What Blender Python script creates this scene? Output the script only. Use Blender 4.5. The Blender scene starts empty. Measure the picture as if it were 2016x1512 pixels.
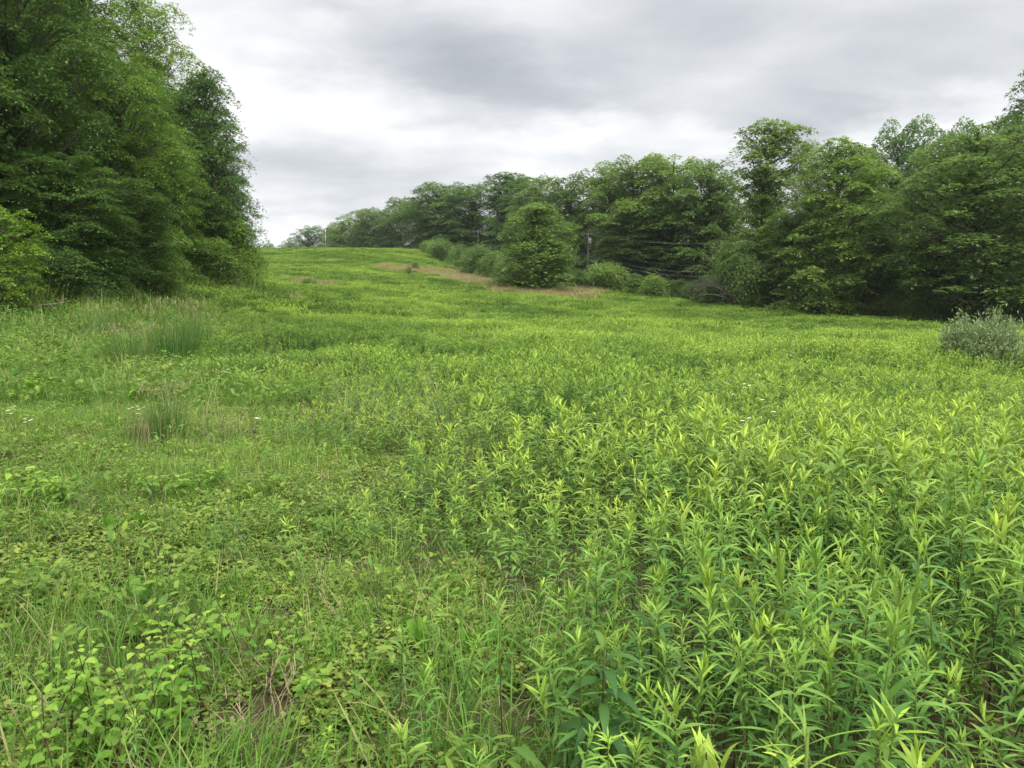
import bpy, math
import numpy as np

S = bpy.context.scene
COL = S.collection
R = math.radians
GOLD = 2.399963

# ------------------------------------------------------------------ terrain function (needed for the camera height)
TP = np.array([
    (0, 0, 0), (-5, 3, .02), (5, 3, 0), (0, 10, 0), (10, 10, -.15), (-8, 10, .1), (-14, 14, .35), (0, 25, -.05), (-10, 25, .25), (-15, 25, .5),
    (15, 25, -.25), (11, 18, -.22), (25, 40, -.45), (0, 50, -.05), (-15, 50, 1.2), (47, 65, -.75), (35, 75, .0), (0, 80, 1.4), (25, 88, 1.2), (8.5, 105, 3.7),
    (0, 100, 3.5), (-10, 80, 2.2), (-15, 110, 5.2), (-18, 140, 9.1), (-19.4, 165, 12.6), (-34.6, 170, 13.5), (-54, 165, 12.8), (-22, 52, 3.0),
    (-22, 42, 2.4), (-22, 32, 1.9), (-40, 50, 5), (-40, 30, 3.6), (-30, 10, 2.2), (-24, 80, 3.5), (-33, 110, 6.3), (-44, 145, 10.2), (0, 140, 6.2), (40, 110, 2),
    (80, 80, 0), (20, 170, 7.5), (-20, 220, 11.8), (-50, 230, 12.3), (60, 200, 7), (0, 300, 9), (-100, 300, 10), (-40, 420, 9), (-90, 160, 14),
    (0, -30, 0), (30, -10, -.4), (-30, -20, 1.5), (60, 20, -.8), (-200, 0, 8), (200, 0, -2), (0, -200, 0), (200, 300, 4), (-250, 250, 12),
    (-450, 500, 10), (450, 500, 6), (0, 600, 8), (-500, -300, 6), (500, -300, 0)], float)


def _U(d2):
    return np.where(d2 > 1e-12, d2 * np.log(np.maximum(d2, 1e-12)), 0)


_p = TP[:, :2] / 100
_d2 = ((_p[:, None] - _p[None]) ** 2).sum(-1)
_n = len(TP)
_A = np.zeros((_n + 3, _n + 3))
_A[:_n, :_n] = _U(_d2) + 2e-4 * np.eye(_n)
_A[:_n, _n] = 1
_A[:_n, _n + 1:] = _p
_A[_n:, :_n] = _A[:_n, _n:].T
_w = np.linalg.solve(_A, np.concatenate([TP[:, 2], np.zeros(3)]))


def hgt(x, y):
    x = np.clip(np.asarray(x, float), -600, 600)
    y = np.clip(np.asarray(y, float), -400, 700)
    sh = np.broadcast(x, y).shape
    q = np.stack([np.broadcast_to(x, sh).ravel(), np.broadcast_to(y, sh).ravel()], -1) / 100
    out = np.empty(len(q))
    for i in range(0, len(q), 20000):
        c = q[i:i + 20000]
        out[i:i + 20000] = _U(((c[:, None] - _p[None]) ** 2).sum(-1)) @ _w[:_n] + _w[_n] + c @ _w[_n + 1:]
    X, Y = q[:, 0] * 100, q[:, 1] * 100
    out += .05 * np.sin(X * .9 + 1.3 * np.sin(Y * .31)) * np.sin(Y * .7 + .5) + .12 * np.sin(X * .21 + 2) * np.sin(Y * .17 + 1)
    return out.reshape(sh)


EYE = float(hgt(0, 0)) + 1.65
PITCH = math.atan(156 / 1512)

# ------------------------------------------------------------------ camera
cd = bpy.data.cameras.new('camera')
cam = bpy.data.objects.new('camera', cd)
COL.objects.link(cam)
cd.sensor_width = 36
cd.lens = 27
cd.clip_start = .05
cd.clip_end = 6000
cam.location = (0, 0, EYE)
cam.rotation_euler = (R(90) - PITCH, 0, 0)
S.camera = cam

# ------------------------------------------------------------------ exposure / render
S.view_settings.view_transform = 'Standard'
S.view_settings.look = 'None'
S.view_settings.gamma = 1
S.view_settings.exposure = .60
S.render.engine = 'CYCLES'
S.cycles.max_bounces = 5
S.cycles.diffuse_bounces = 4
S.cycles.glossy_bounces = 1
S.cycles.transmission_bounces = 2
S.cycles.transparent_max_bounces = 4
S.cycles.use_denoising = True
S.cycles.denoiser = 'OPENIMAGEDENOISE'
S.cycles.denoising_input_passes = 'RGB_ALBEDO_NORMAL'
S.cycles.denoising_prefilter = 'ACCURATE'


# ------------------------------------------------------------------ node helper
class NT:
    def __init__(s, tree):
        s.t = tree
        tree.nodes.clear()

    def n(s, typ, **kw):
        nd = s.t.nodes.new(typ)
        for k, v in kw.items():
            setattr(nd, k, v)
        return nd

    def put(s, sock, v):
        if hasattr(v, 'is_output'):
            s.t.links.new(v, sock)
        elif v is not None:
            sock.default_value = v

    def m(s, op, a, b=None, c=None, clamp=False):
        nd = s.n('ShaderNodeMath', operation=op, use_clamp=clamp)
        for i, v in enumerate((a, b, c)):
            if v is not None:
                s.put(nd.inputs[i], v)
        return nd.outputs[0]

    def mix(s, f, a, b, typ='MIX'):
        nd = s.n('ShaderNodeMix', data_type='RGBA', blend_type=typ)
        s.put(nd.inputs[0], f)
        s.put(nd.inputs[6], a if hasattr(a, 'is_output') or len(a) == 4 else (*a, 1))
        s.put(nd.inputs[7], b if hasattr(b, 'is_output') or len(b) == 4 else (*b, 1))
        return nd.outputs[2]

    def noise(s, vec, scale, detail=4, rough=.5, dist=0.):
        nd = s.n('ShaderNodeTexNoise')
        s.put(nd.inputs['Vector'], vec)
        nd.inputs['Scale'].default_value = scale
        nd.inputs['Detail'].default_value = detail
        nd.inputs['Roughness'].default_value = rough
        nd.inputs['Distortion'].default_value = dist
        return nd.outputs[0]

    def ramp(s, f, stops):
        nd = s.n('ShaderNodeValToRGB')
        s.put(nd.inputs[0], f)
        e = nd.color_ramp.elements
        while len(e) < len(stops):
            e.new(.5)
        for el, (p, c) in zip(e, stops):
            el.position = p
            el.color = (*c, 1)
        return nd.outputs[0]

    def sstep(s, v, a, b, lo=0., hi=1.):
        nd = s.n('ShaderNodeMapRange', interpolation_type='SMOOTHSTEP')
        s.put(nd.inputs[0], v)
        for i, q in enumerate((a, b, lo, hi)):
            nd.inputs[i + 1].default_value = q
        return nd.outputs[0]


# ------------------------------------------------------------------ sky and sun
SUN_EL, SUN_ROT = R(52), R(152)
W = bpy.data.worlds.new('World')
S.world = W
W.use_nodes = True
t = NT(W.node_tree)
sky = t.n('ShaderNodeTexSky', sky_type='NISHITA', sun_disc=False)
sky.sun_elevation = SUN_EL
sky.sun_rotation = SUN_ROT
sky.dust_density = 3
bg1 = t.n('ShaderNodeBackground')
t.put(bg1.inputs[0], sky.outputs[0])
bg1.inputs[1].default_value = .07
tc = t.n('ShaderNodeTexCoord').outputs['Generated']
sx = t.n('ShaderNodeSeparateXYZ')
t.put(sx.inputs[0], tc)
dx, dy, dz = sx.outputs
el = t.m('ARCSINE', dz)
az = t.m('ARCTAN2', dx, dy)
# cloud sheet seen in perspective: project the view ray on a flat layer
zz = t.m('ADD', t.m('MAXIMUM', dz, 0.), .16)
cv = t.n('ShaderNodeCombineXYZ')
t.put(cv.inputs[0], t.m('DIVIDE', dx, zz))
t.put(cv.inputs[1], t.m('MULTIPLY', t.m('DIVIDE', dy, zz), 1.5))
n1 = t.noise(cv.outputs[0], .55, 6, .5, .6)
n2 = t.noise(cv.outputs[0], 1.7, 5, .55, .4)
# gentle warp of the cloud masses
wv = t.n('ShaderNodeCombineXYZ')
t.put(wv.inputs[0], t.m('MULTIPLY', az, 3.))
t.put(wv.inputs[1], t.m('MULTIPLY', el, 7.))
wa = t.m('MULTIPLY', t.m('SUBTRACT', t.noise(wv.outputs[0], 1.3, 5, .6), .5), .30)
wv2 = t.n('ShaderNodeVectorMath', operation='ADD')
t.put(wv2.inputs[0], wv.outputs[0])
wv2.inputs[1].default_value = (7.1, 3.3, 0)
wb = t.m('MULTIPLY', t.m('SUBTRACT', t.noise(wv2.outputs[0], 1.3, 5, .6), .5), .13)
azw, elw = t.m('ADD', az, t.m('MULTIPLY', wa, 1.35)), t.m('ADD', el, t.m('MULTIPLY', wb, 1.5))
bright = t.m('ADD', .755, t.m('MULTIPLY', t.m('SUBTRACT', n1, .5), .85))
bright = t.m('ADD', bright, t.m('MULTIPLY', t.m('SUBTRACT', n2, .5), .95))
# cloud masses: azimuth, elevation, half widths (degrees), lighter or darker, tilt
for a0, e0, sa, se, amp, tilt in [
    (-6, 17, 10, 4.5, -.34, .05), (5, 14.5, 9, 2.4, -.22, .05), (14, 20, 12, 3.5, -.26, .1), (27, 16, 12, 3.0, -.20, .22), (21, 12.5, 9, 1.6, -.10, .2),
    (-17, 8.8, 9, 2.4, -.20, -.05), (-2, 9.0, 8, 1.5, -.10, 0), (-19, 17, 7, 7, .15, 0), (-13, 12, 7, 2.2, .13, 0), (4, 11.8, 5, 1.5, .22, .1), (13, 12.2, 3.2, 1.5, .20, .2),
    (30, 11, 9, 2.0, .22, .18), (-18, 5, 9, 1.7, .14, 0), (3, 17.5, 3, 2, .10, .2)]:
    da = t.m('DIVIDE', t.m('SUBTRACT', azw, R(a0)), R(sa))
    de = t.m('DIVIDE', t.m('SUBTRACT', t.m('SUBTRACT', elw, R(e0)), t.m('MULTIPLY', t.m('SUBTRACT', azw, R(a0)), tilt)), R(se))
    q = t.m('ADD', t.m('MULTIPLY', da, da), t.m('MULTIPLY', de, de))
    bright = t.m('ADD', bright, t.m('MULTIPLY', t.m('EXPONENT', t.m('MULTIPLY', q, -1.)), amp * 1.3))
ccol = t.ramp(bright, [(.0, (.40, .425, .46)), (.3, (.53, .555, .59)), (.6, (.715, .735, .76)), (.85, (.88, .89, .90)), (1., (.98, .98, .98))])
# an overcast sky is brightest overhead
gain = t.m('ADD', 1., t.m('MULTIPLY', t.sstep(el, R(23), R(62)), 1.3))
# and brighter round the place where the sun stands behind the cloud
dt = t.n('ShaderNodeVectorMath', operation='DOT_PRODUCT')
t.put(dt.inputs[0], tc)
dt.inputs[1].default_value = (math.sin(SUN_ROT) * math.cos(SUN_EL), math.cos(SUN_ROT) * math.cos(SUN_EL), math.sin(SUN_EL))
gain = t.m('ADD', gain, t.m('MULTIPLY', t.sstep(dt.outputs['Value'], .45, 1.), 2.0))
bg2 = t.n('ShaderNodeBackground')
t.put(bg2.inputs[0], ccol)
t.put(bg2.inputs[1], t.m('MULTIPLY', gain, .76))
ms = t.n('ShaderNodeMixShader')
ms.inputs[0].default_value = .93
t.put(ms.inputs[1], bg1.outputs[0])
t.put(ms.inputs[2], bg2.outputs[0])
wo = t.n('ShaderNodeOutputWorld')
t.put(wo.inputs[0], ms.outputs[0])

sd = bpy.data.lights.new('sun', 'SUN')
sun = bpy.data.objects.new('sun', sd)
COL.objects.link(sun)
sd.energy = 1.5
sd.angle = R(11)
sd.color = (1, .97, .9)
# sky sun_rotation turns clockwise from +Y; the lamp shines along its -Z
sun.rotation_euler = (R(90) - SUN_EL, 0, R(180) - SUN_ROT)
sun.location = (0, 0, 60)


# ------------------------------------------------------------------ materials
def leaf_mat(name, dark, mid, young, rough=.5, trans=.35, spec=.25, tcol=1.25, var=.16):
    m = bpy.data.materials.new(name)
    m.use_nodes = True
    t = NT(m.node_tree)
    at = t.n('ShaderNodeAttribute', attribute_name='tint')
    se = t.n('ShaderNodeSeparateColor')
    t.put(se.inputs[0], at.outputs['Color'])
    tone = t.n('ShaderNodeAttribute', attribute_name='tone', attribute_type='INSTANCER').outputs['Fac']
    oi = t.n('ShaderNodeObjectInfo')
    c = t.mix(se.outputs[0], dark, mid)
    c = t.mix(se.outputs[1], c, young)
    rv = t.m('MULTIPLY', t.m('SUBTRACT', oi.outputs['Random'], .5), var)
    val = t.m('ADD', t.m('ADD', 1., rv), t.m('MULTIPLY', tone, .42))
    hue = t.m('ADD', .5, t.m('MULTIPLY', tone, -.018))
    hs = t.n('ShaderNodeHueSaturation')
    t.put(hs.inputs['Hue'], hue)
    t.put(hs.inputs['Value'], val)
    t.put(hs.inputs['Color'], c)
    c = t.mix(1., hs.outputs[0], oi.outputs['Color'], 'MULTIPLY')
    pb = t.n('ShaderNodeBsdfPrincipled')
    t.put(pb.inputs['Base Color'], c)
    pb.inputs['Roughness'].default_value = rough
    pb.inputs['Specular IOR Level'].default_value = spec
    tr = t.n('ShaderNodeBsdfTranslucent')
    tc_ = t.mix(1., c, (tcol * 1.05, tcol, tcol * .75), 'MULTIPLY')
    t.put(tr.inputs[0], tc_)
    mx = t.n('ShaderNodeMixShader')
    mx.inputs[0].default_value = trans
    t.put(mx.inputs[1], pb.outputs[0])
    t.put(mx.inputs[2], tr.outputs[0])
    o = t.n('ShaderNodeOutputMaterial')
    t.put(o.inputs[0], mx.outputs[0])
    return m


def bark_mat(name, a, b, scale=9, rough=.85):
    m = bpy.data.materials.new(name)
    m.use_nodes = True
    t = NT(m.node_tree)
    tcn = t.n('ShaderNodeTexCoord').outputs['Object']
    mp = t.n('ShaderNodeMapping')
    t.put(mp.inputs[0], tcn)
    mp.inputs['Scale'].default_value = (1, 1, .25)
    nz = t.noise(mp.outputs[0], scale, 6, .65)
    c = t.mix(t.sstep(nz, .35, .65), a, b)
    pb = t.n('ShaderNodeBsdfPrincipled')
    t.put(pb.inputs['Base Color'], c)
    pb.inputs['Roughness'].default_value = rough
    pb.inputs['Specular IOR Level'].default_value = .2
    bp = t.n('ShaderNodeBump')
    bp.inputs['Strength'].default_value = .5
    t.put(bp.inputs['Height'], nz)
    t.put(pb.inputs['Normal'], bp.outputs[0])
    o = t.n('ShaderNodeOutputMaterial')
    t.put(o.inputs[0], pb.outputs[0])
    return m


M = {}
M['goldenrod'] = leaf_mat('goldenrod_leaf', (.036, .098, .022), (.126, .255, .048), (.35, .48, .065), .55, .25, .16)
M['stem'] = leaf_mat('goldenrod_stem', (.050, .035, .022), (.075, .05, .028), (.14, .22, .03), .6, .0, .2)
M['tallweed'] = leaf_mat('tall_weed_leaf', (.052, .135, .036), (.10, .215, .050), (.30, .44, .05), .5, .3, .18)
M['clover'] = leaf_mat('clover_leaf', (.090, .170, .030), (.185, .285, .055), (.33, .36, .075), .6, .32, .12)
M['grass'] = leaf_mat('grass_blade', (.090, .20, .030), (.17, .30, .045), (.36, .33, .14), .55, .32, .14)
M['seedling'] = leaf_mat('seedling_leaf', (.05, .17, .028), (.12, .28, .032), (.30, .43, .06), .5, .36, .18)
M['forb'] = leaf_mat('forb_leaf', (.080, .17, .032), (.155, .26, .045), (.30, .36, .06), .55, .32, .14)
M['rush'] = leaf_mat('dark_grass_blade', (.042, .125, .022), (.095, .215, .036), (.30, .27, .13), .5, .3, .25)
M['redgrass'] = leaf_mat('brown_grass_blade', (.22, .26, .09), (.38, .31, .16), (.42, .32, .19), .7, .25, .1)
M['strawblade'] = leaf_mat('straw_blade', (.22, .17, .09), (.36, .29, .16), (.42, .36, .22), .8, .2, .1)
M['undergrowth'] = leaf_mat('undergrowth_leaf', (.045, .115, .022), (.09, .19, .03), (.19, .27, .045), .55, .3, .2)
M['maple'] = leaf_mat('maple_leaf', (.085, .160, .044), (.165, .275, .068), (.24, .35, .085), .6, .32, .10)
M['ash'] = leaf_mat('ash_leaf', (.118, .195, .062), (.184, .290, .084), (.245, .36, .10), .6, .36, .10)
M['silver'] = leaf_mat('silver_leaf', (.095, .155, .050), (.18, .265, .095), (.32, .39, .20), .5, .25, .3)
M['bark'] = bark_mat('bark', (.045, .036, .028), (.10, .085, .068))
M['deadwood'] = bark_mat('dead_wood', (.16, .13, .10), (.32, .27, .21))
M['darktwig'] = bark_mat('dark_twig', (.055, .044, .030), (.12, .098, .068))
M['straw'] = bark_mat('straw', (.30, .24, .14), (.45, .37, .23))
M['pole'] = bark_mat('weathered_pole', (.07, .063, .055), (.13, .12, .105))
M['palepole'] = bark_mat('pale_pole', (.55, .55, .53), (.68, .68, .66))
M['wire'] = bark_mat('wire', (.20, .205, .21), (.30, .305, .31))
M['metal'] = bark_mat('grey_metal', (.16, .165, .17), (.22, .22, .22), rough=.5)
M['petal'] = bark_mat('white_petal', (.78, .78, .76), (.85, .85, .83))
M['yellow'] = bark_mat('yellow_disc', (.60, .42, .03), (.72, .52, .05))


def soil_mat():
    m = bpy.data.materials.new('meadow_soil')
    m.use_nodes = True
    t = NT(m.node_tree)
    tcn = t.n('ShaderNodeTexCoord').outputs['Object']
    n_a = t.noise(tcn, 14, 8, .7)
    n_b = t.noise(tcn, .6, 5, .6)
    n_c = t.noise(tcn, 45, 4, .6)
    c = t.mix(t.sstep(n_a, .35, .68), (.032, .024, .015), (.12, .09, .05))
    c = t.mix(t.m('MULTIPLY', t.sstep(n_b, .35, .65), .75), c, (.055, .095, .02))
    c = t.mix(t.m('MULTIPLY', t.sstep(n_c, .58, .7), .55), c, (.22, .17, .09))
    pb = t.n('ShaderNodeBsdfPrincipled')
    t.put(pb.inputs['Base Color'], c)
    pb.inputs['Roughness'].default_value = .95
    pb.inputs['Specular IOR Level'].default_value = .1
    bp = t.n('ShaderNodeBump')
    bp.inputs['Strength'].default_value = .7
    bp.inputs['Distance'].default_value = .03
    t.put(bp.inputs['Height'], n_a)
    t.put(pb.inputs['Normal'], bp.outputs[0])
    o = t.n('ShaderNodeOutputMaterial')
    t.put(o.inputs[0], pb.outputs[0])
    return m


M['soil'] = soil_mat()


# ------------------------------------------------------------------ mesh builder
class MB:
    def __init__(s):
        s.v, s.f, s.t, s.mi, s.n = [], [], [], [], 0

    def add(s, v, f, tint=None, mi=0):
        v = np.asarray(v, np.float32).reshape(-1, 3)
        f = np.asarray(f, np.int64).reshape(-1, 4)
        if tint is None:
            tint = np.tile((.5, 0, 0), (len(v), 1))
        s.v.append(v)
        s.f.append(f + s.n)
        s.t.append(np.asarray(tint, np.float32).reshape(-1, 3))
        s.mi.append(np.full(len(f), mi, np.int32))
        s.n += len(v)
        return s

    def mesh(s, name, mats, smooth=True):
        me = bpy.data.meshes.new(name)
        v, f = np.concatenate(s.v), np.concatenate(s.f).astype(np.int32)
        tt, mi = np.concatenate(s.t), np.concatenate(s.mi)
        me.vertices.add(len(v))
        me.vertices.foreach_set('co', v.ravel())
        me.loops.add(len(f) * 4)
        me.loops.foreach_set('vertex_index', f.ravel())
        me.polygons.add(len(f))
        me.polygons.foreach_set('loop_start', np.arange(0, len(f) * 4, 4, dtype=np.int32))
        for m in (mats if isinstance(mats, (list, tuple)) else [mats]):
            me.materials.append(M[m] if isinstance(m, str) else m)
        me.polygons.foreach_set('material_index', mi)
        me.polygons.foreach_set('use_smooth', np.full(len(f), smooth, bool))
        a = me.attributes.new('tint', 'FLOAT_COLOR', 'POINT')
        a.data.foreach_set('color', np.concatenate([tt, np.ones((len(tt), 1), np.float32)], 1).ravel())
        me.update(calc_edges=True)
        return me


def ribbons(P, az, el, L, Wd, droop, n, prof, k=3, fold=.18, tint=None, roll=None):
    """leaf / blade strips: start P, heading az, climb el (rad), bending down by droop over the length"""
    P = np.asarray(P, float).reshape(-1, 3)
    N = len(P)
    bc = lambda a: np.broadcast_to(np.asarray(a, float), (N,)).astype(float)
    az, el, L, Wd, droop = map(bc, (az, el, L, Wd, droop))
    roll = bc(0 if roll is None else roll)
    prof = np.asarray(prof, float)
    side0 = np.stack([-np.sin(az), np.cos(az), 0 * az], -1)
    pos = P.copy()
    rows = []
    for i in range(n + 1):
        e = el - droop * (i / n)
        d = np.stack([np.cos(e) * np.cos(az), np.cos(e) * np.sin(az), np.sin(e)], -1)
        up = np.cross(d, side0)
        sd_ = side0 * np.cos(roll)[:, None] + up * np.sin(roll)[:, None]
        nu = np.cross(d, sd_)
        hw = (Wd * prof[i] / 2)[:, None]
        if k == 3:
            rows.append(np.stack([pos - sd_ * hw, pos - nu * hw * fold * 2, pos + sd_ * hw], 1))
        else:
            rows.append(np.stack([pos - sd_ * hw, pos + sd_ * hw], 1))
        pos = pos + d * (L / n)[:, None]
    V = np.stack(rows, 1)  # N, n+1, k, 3
    b = np.arange(n)[:, None] * k + np.arange(k - 1)[None]
    q = np.stack([b, b + 1, b + k + 1, b + k], -1).reshape(-1, 4)
    F = (np.arange(N) * (n + 1) * k)[:, None, None] + q[None]
    if tint is None:
        tint = np.tile((.5, 0, 0), (N, 1))
    T = np.repeat(np.asarray(tint, float), (n + 1) * k, 0)
    return V.reshape(-1, 3), F.reshape(-1, 4), T


def tube(pts, rad, sides=6, cap=True):
    pts = np.asarray(pts, float)
    rad = np.broadcast_to(np.asarray(rad, float), (len(pts),))
    tg = np.gradient(pts, axis=0)
    tg /= np.linalg.norm(tg, axis=1)[:, None] + 1e-9
    ref = np.array([0, 0, 1.]) if abs(tg[:, 2]).mean() < .8 else np.array([1., 0, 0])
    a = np.cross(tg, ref)
    a /= np.linalg.norm(a, axis=1)[:, None] + 1e-9
    b = np.cross(tg, a)
    th = np.arange(sides) / sides * 2 * np.pi
    V = pts[:, None] + rad[:, None, None] * (np.cos(th)[None, :, None] * a[:, None] + np.sin(th)[None, :, None] * b[:, None])
    n = len(pts)
    i, j = np.meshgrid(np.arange(n - 1), np.arange(sides), indexing='ij')
    F = np.stack([i * sides + j, i * sides + (j + 1) % sides, (i + 1) * sides + (j + 1) % sides, (i + 1) * sides + j], -1).reshape(-1, 4)
    V = V.reshape(-1, 3)
    if cap:
        V = np.concatenate([V, pts[-1:]])
        c = len(V) - 1
        e = (n - 1) * sides
        F = np.concatenate([F, [[e + q, e + (q + 1) % sides, e + (q + 2) % sides, c] for q in range(0, sides - 1, 2)]])
    return V, F


def box(mb, c, s, mi=0):
    c, s = np.asarray(c, float), np.asarray(s, float) / 2
    v = np.array([(x, y, z) for x in (-1, 1) for y in (-1, 1) for z in (-1, 1)]) * s + c
    mb.add(v, [(0, 1, 3, 2), (4, 6, 7, 5), (0, 4, 5, 1), (2, 3, 7, 6), (0, 2, 6, 4), (1, 5, 7, 3)], mi=mi)


def link(name, me, parent=None, loc=(0, 0, 0), rot=(0, 0, 0), scl=(1, 1, 1)):
    o = bpy.data.objects.new(name, me)
    COL.objects.link(o)
    o.parent = parent
    o.location, o.rotation_euler, o.scale = loc, rot, scl
    return o


def tag(o, label, cat, group=None, kind=None):
    o['label'] = label
    o['category'] = cat
    if group:
        o['group'] = group
    if kind:
        o['kind'] = kind
    return o


def thing(name, label, cat, loc, rz=0, group=None, scl=(1, 1, 1), tilt=(0, 0)):
    o = link(name, None, None, loc, (tilt[0], tilt[1], rz), scl)
    o.empty_display_size = .2
    return tag(o, label, cat, group)


# ------------------------------------------------------------------ picture -> place helpers (points on the terrain)
FW = np.array([0, math.cos(PITCH), -math.sin(PITCH)])
UP = np.array([0, math.sin(PITCH), math.cos(PITCH)])


def pix(px, py):
    d = FW + UP * ((756 - py) / 1512) + np.array([(px - 1008) / 1512, 0, 0])
    tt = np.geomspace(.8, 500, 1600)
    p = np.array([0, 0, EYE]) + tt[:, None] * d
    z = p[:, 2] - hgt(p[:, 0], p[:, 1])
    k = int(np.argmax(z < 0)) if (z < 0).any() else len(tt) - 1
    return p[k, 0], p[k, 1], float(hgt(p[k, 0], p[k, 1]))


def row_z(y, py):
    return EYE + y * math.tan(math.atan((756 - py) / 1512) - PITCH)


def col_x(px, y, z=None):
    z = EYE if z is None else z
    return (px - 1008) / 1512 * (y * math.cos(PITCH) + (EYE - z) * math.sin(PITCH))


def project(x, y, z):
    dzz = z - EYE
    dep = y * FW[1] + dzz * FW[2]
    v = y * UP[1] + dzz * UP[2]
    return 1008 + 1512 * x / dep, 756 - 1512 * v / dep, dep


# ------------------------------------------------------------------ zones of the field
def xb(y):   # left limit of the goldenrod stand
    return np.interp(y, [0, 2.6, 3.7, 5, 6.2, 8, 10, 13.4, 17, 24, 34, 45, 60, 100, 170], [.3, .0, -.2, -.8, -1.3, -1.7, -2.6, -4.0, -6.0, -9.4, -13.5, -18, -21, -38, -62])


def xr(y):   # edge of the right hand wood
    return np.interp(y, [0, 40, 63, 88, 106, 130, 150, 165, 260], [62, 57, 47, 25.5, 9, -6.5, -14.5, -19, -30])


def xl(y):   # edge of the left hand wood
    return np.interp(y, [0, 20, 28, 55, 60, 66, 300], [-25, -22.5, -21.3, -21, -22, -60, -110])


def vnoise(x, y, s, seed=0):
    x, y = np.asarray(x) / s + seed * 17.3, np.asarray(y) / s + seed * 9.1
    xi, yi = np.floor(x).astype(int), np.floor(y).astype(int)
    fx, fy = x - xi, y - yi
    fx, fy = fx * fx * (3 - 2 * fx), fy * fy * (3 - 2 * fy)
    hsh = lambda a, b: np.modf(np.abs(np.sin(a * 127.1 + b * 311.7 + seed) * 43758.5453))[0]
    return (hsh(xi, yi) * (1 - fx) + hsh(xi + 1, yi) * fx) * (1 - fy) + (hsh(xi, yi + 1) * (1 - fx) + hsh(xi + 1, yi + 1) * fx) * fy


def fbm(x, y, s, seed=0):
    return (vnoise(x, y, s, seed) + .5 * vnoise(x, y, s / 2.1, seed + 1) + .25 * vnoise(x, y, s / 4.3, seed + 2)) / 1.75


def jgrid(rng, x0, x1, y0, y1, dens):
    c = 1 / math.sqrt(dens)
    X, Y = np.meshgrid(np.arange(x0, x1, c), np.arange(y0, y1, c))
    X, Y = X.ravel(), Y.ravel()
    return X + rng.uniform(-.55, .55, len(X)) * c, Y + rng.uniform(-.55, .55, len(Y)) * c


def wedge(x, y, margin=1.2, add=1.5):   # what the camera (and a step beside it) can see
    return (np.abs(x) < y * .667 * margin + add)


# ------------------------------------------------------------------ ground
def make_ground():
    ax = np.unique(np.concatenate([np.arange(-16, 16.1, .4), np.arange(-90, 90.1, 2), np.arange(-300, 301, 10), np.linspace(-800, 800, 41)]))
    ay = np.unique(np.concatenate([np.arange(-4, 26.1, .4), np.arange(-40, 200.1, 2), np.arange(-200, 500, 10), np.linspace(-600, 900, 41)]))
    X, Y = np.meshgrid(ax, ay)
    V = np.stack([X, Y, hgt(X, Y)], -1).reshape(-1, 3)
    nx = len(ax)
    i, j = np.meshgrid(np.arange(len(ay) - 1), np.arange(nx - 1), indexing='ij')
    F = np.stack([i * nx + j, i * nx + j + 1, (i + 1) * nx + j + 1, (i + 1) * nx + j], -1).reshape(-1, 4)
    o = link('ground', MB().add(V, F).mesh('ground', 'soil'))
    tag(o, 'brown meadow soil rising to a low hill crest', 'ground', kind='structure')


make_ground()


# ------------------------------------------------------------------ stuff: instanced prototypes on points
def stuff(name, label, cat, protos, x, y, scl, tone, rng, tilt=.12, lift=0., idx=None):
    n = len(x)
    z = hgt(x, y) + lift
    me = bpy.data.meshes.new(name)
    me.vertices.add(n)
    me.vertices.foreach_set('co', np.stack([x, y, z], -1).astype(np.float32).ravel())
    at = me.attributes.new('rot', 'FLOAT_VECTOR', 'POINT')
    rot = np.stack([rng.normal(0, tilt, n), rng.normal(0, tilt, n), rng.uniform(0, 6.283, n)], -1)
    at.data.foreach_set('vector', rot.astype(np.float32).ravel())
    for nm, typ, val in (('scl', 'FLOAT', scl), ('tone', 'FLOAT', tone)):
        at = me.attributes.new(nm, typ, 'POINT')
        at.data.foreach_set('value', np.broadcast_to(np.asarray(val, np.float32), (n,)).astype(np.float32).copy())
    at = me.attributes.new('idx', 'INT', 'POINT')
    at.data.foreach_set('value', (rng.integers(0, len(protos), n) if idx is None else idx).astype(np.int32))
    o = link(name, me)
    tag(o, label, cat, kind='stuff')
    g = bpy.data.node_groups.new(name + '_scatter', 'GeometryNodeTree')
    g.interface.new_socket('Geometry', in_out='INPUT', socket_type='NodeSocketGeometry')
    g.interface.new_socket('Geometry', in_out='OUTPUT', socket_type='NodeSocketGeometry')
    N, Lk = g.nodes, g.links
    gi, go = N.new('NodeGroupInput'), N.new('NodeGroupOutput')
    g2i = N.new('GeometryNodeGeometryToInstance')
    for i, pm in reversed(list(enumerate(protos))):
        po = bpy.data.objects.new(pm.name + '_source', pm)
        ob = N.new('GeometryNodeObjectInfo')
        ob.inputs['Object'].default_value = po
        Lk.new(ob.outputs['Geometry'], g2i.inputs[0])
    iop = N.new('GeometryNodeInstanceOnPoints')
    iop.inputs['Pick Instance'].default_value = True
    Lk.new(gi.outputs[0], iop.inputs['Points'])
    Lk.new(g2i.outputs[0], iop.inputs['Instance'])

    def attr(nm, dt):
        a = N.new('GeometryNodeInputNamedAttribute')
        a.data_type = dt
        a.inputs['Name'].default_value = nm
        return a.outputs['Attribute']
    Lk.new(attr('idx', 'INT'), iop.inputs['Instance Index'])
    e2r = N.new('FunctionNodeEulerToRotation')
    Lk.new(attr('rot', 'FLOAT_VECTOR'), e2r.inputs[0])
    Lk.new(e2r.outputs[0], iop.inputs['Rotation'])
    Lk.new(attr('scl', 'FLOAT'), iop.inputs['Scale'])
    Lk.new(iop.outputs[0], go.inputs[0])
    md = o.modifiers.new('scatter', 'NODES')
    md.node_group = g
    return o


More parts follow.
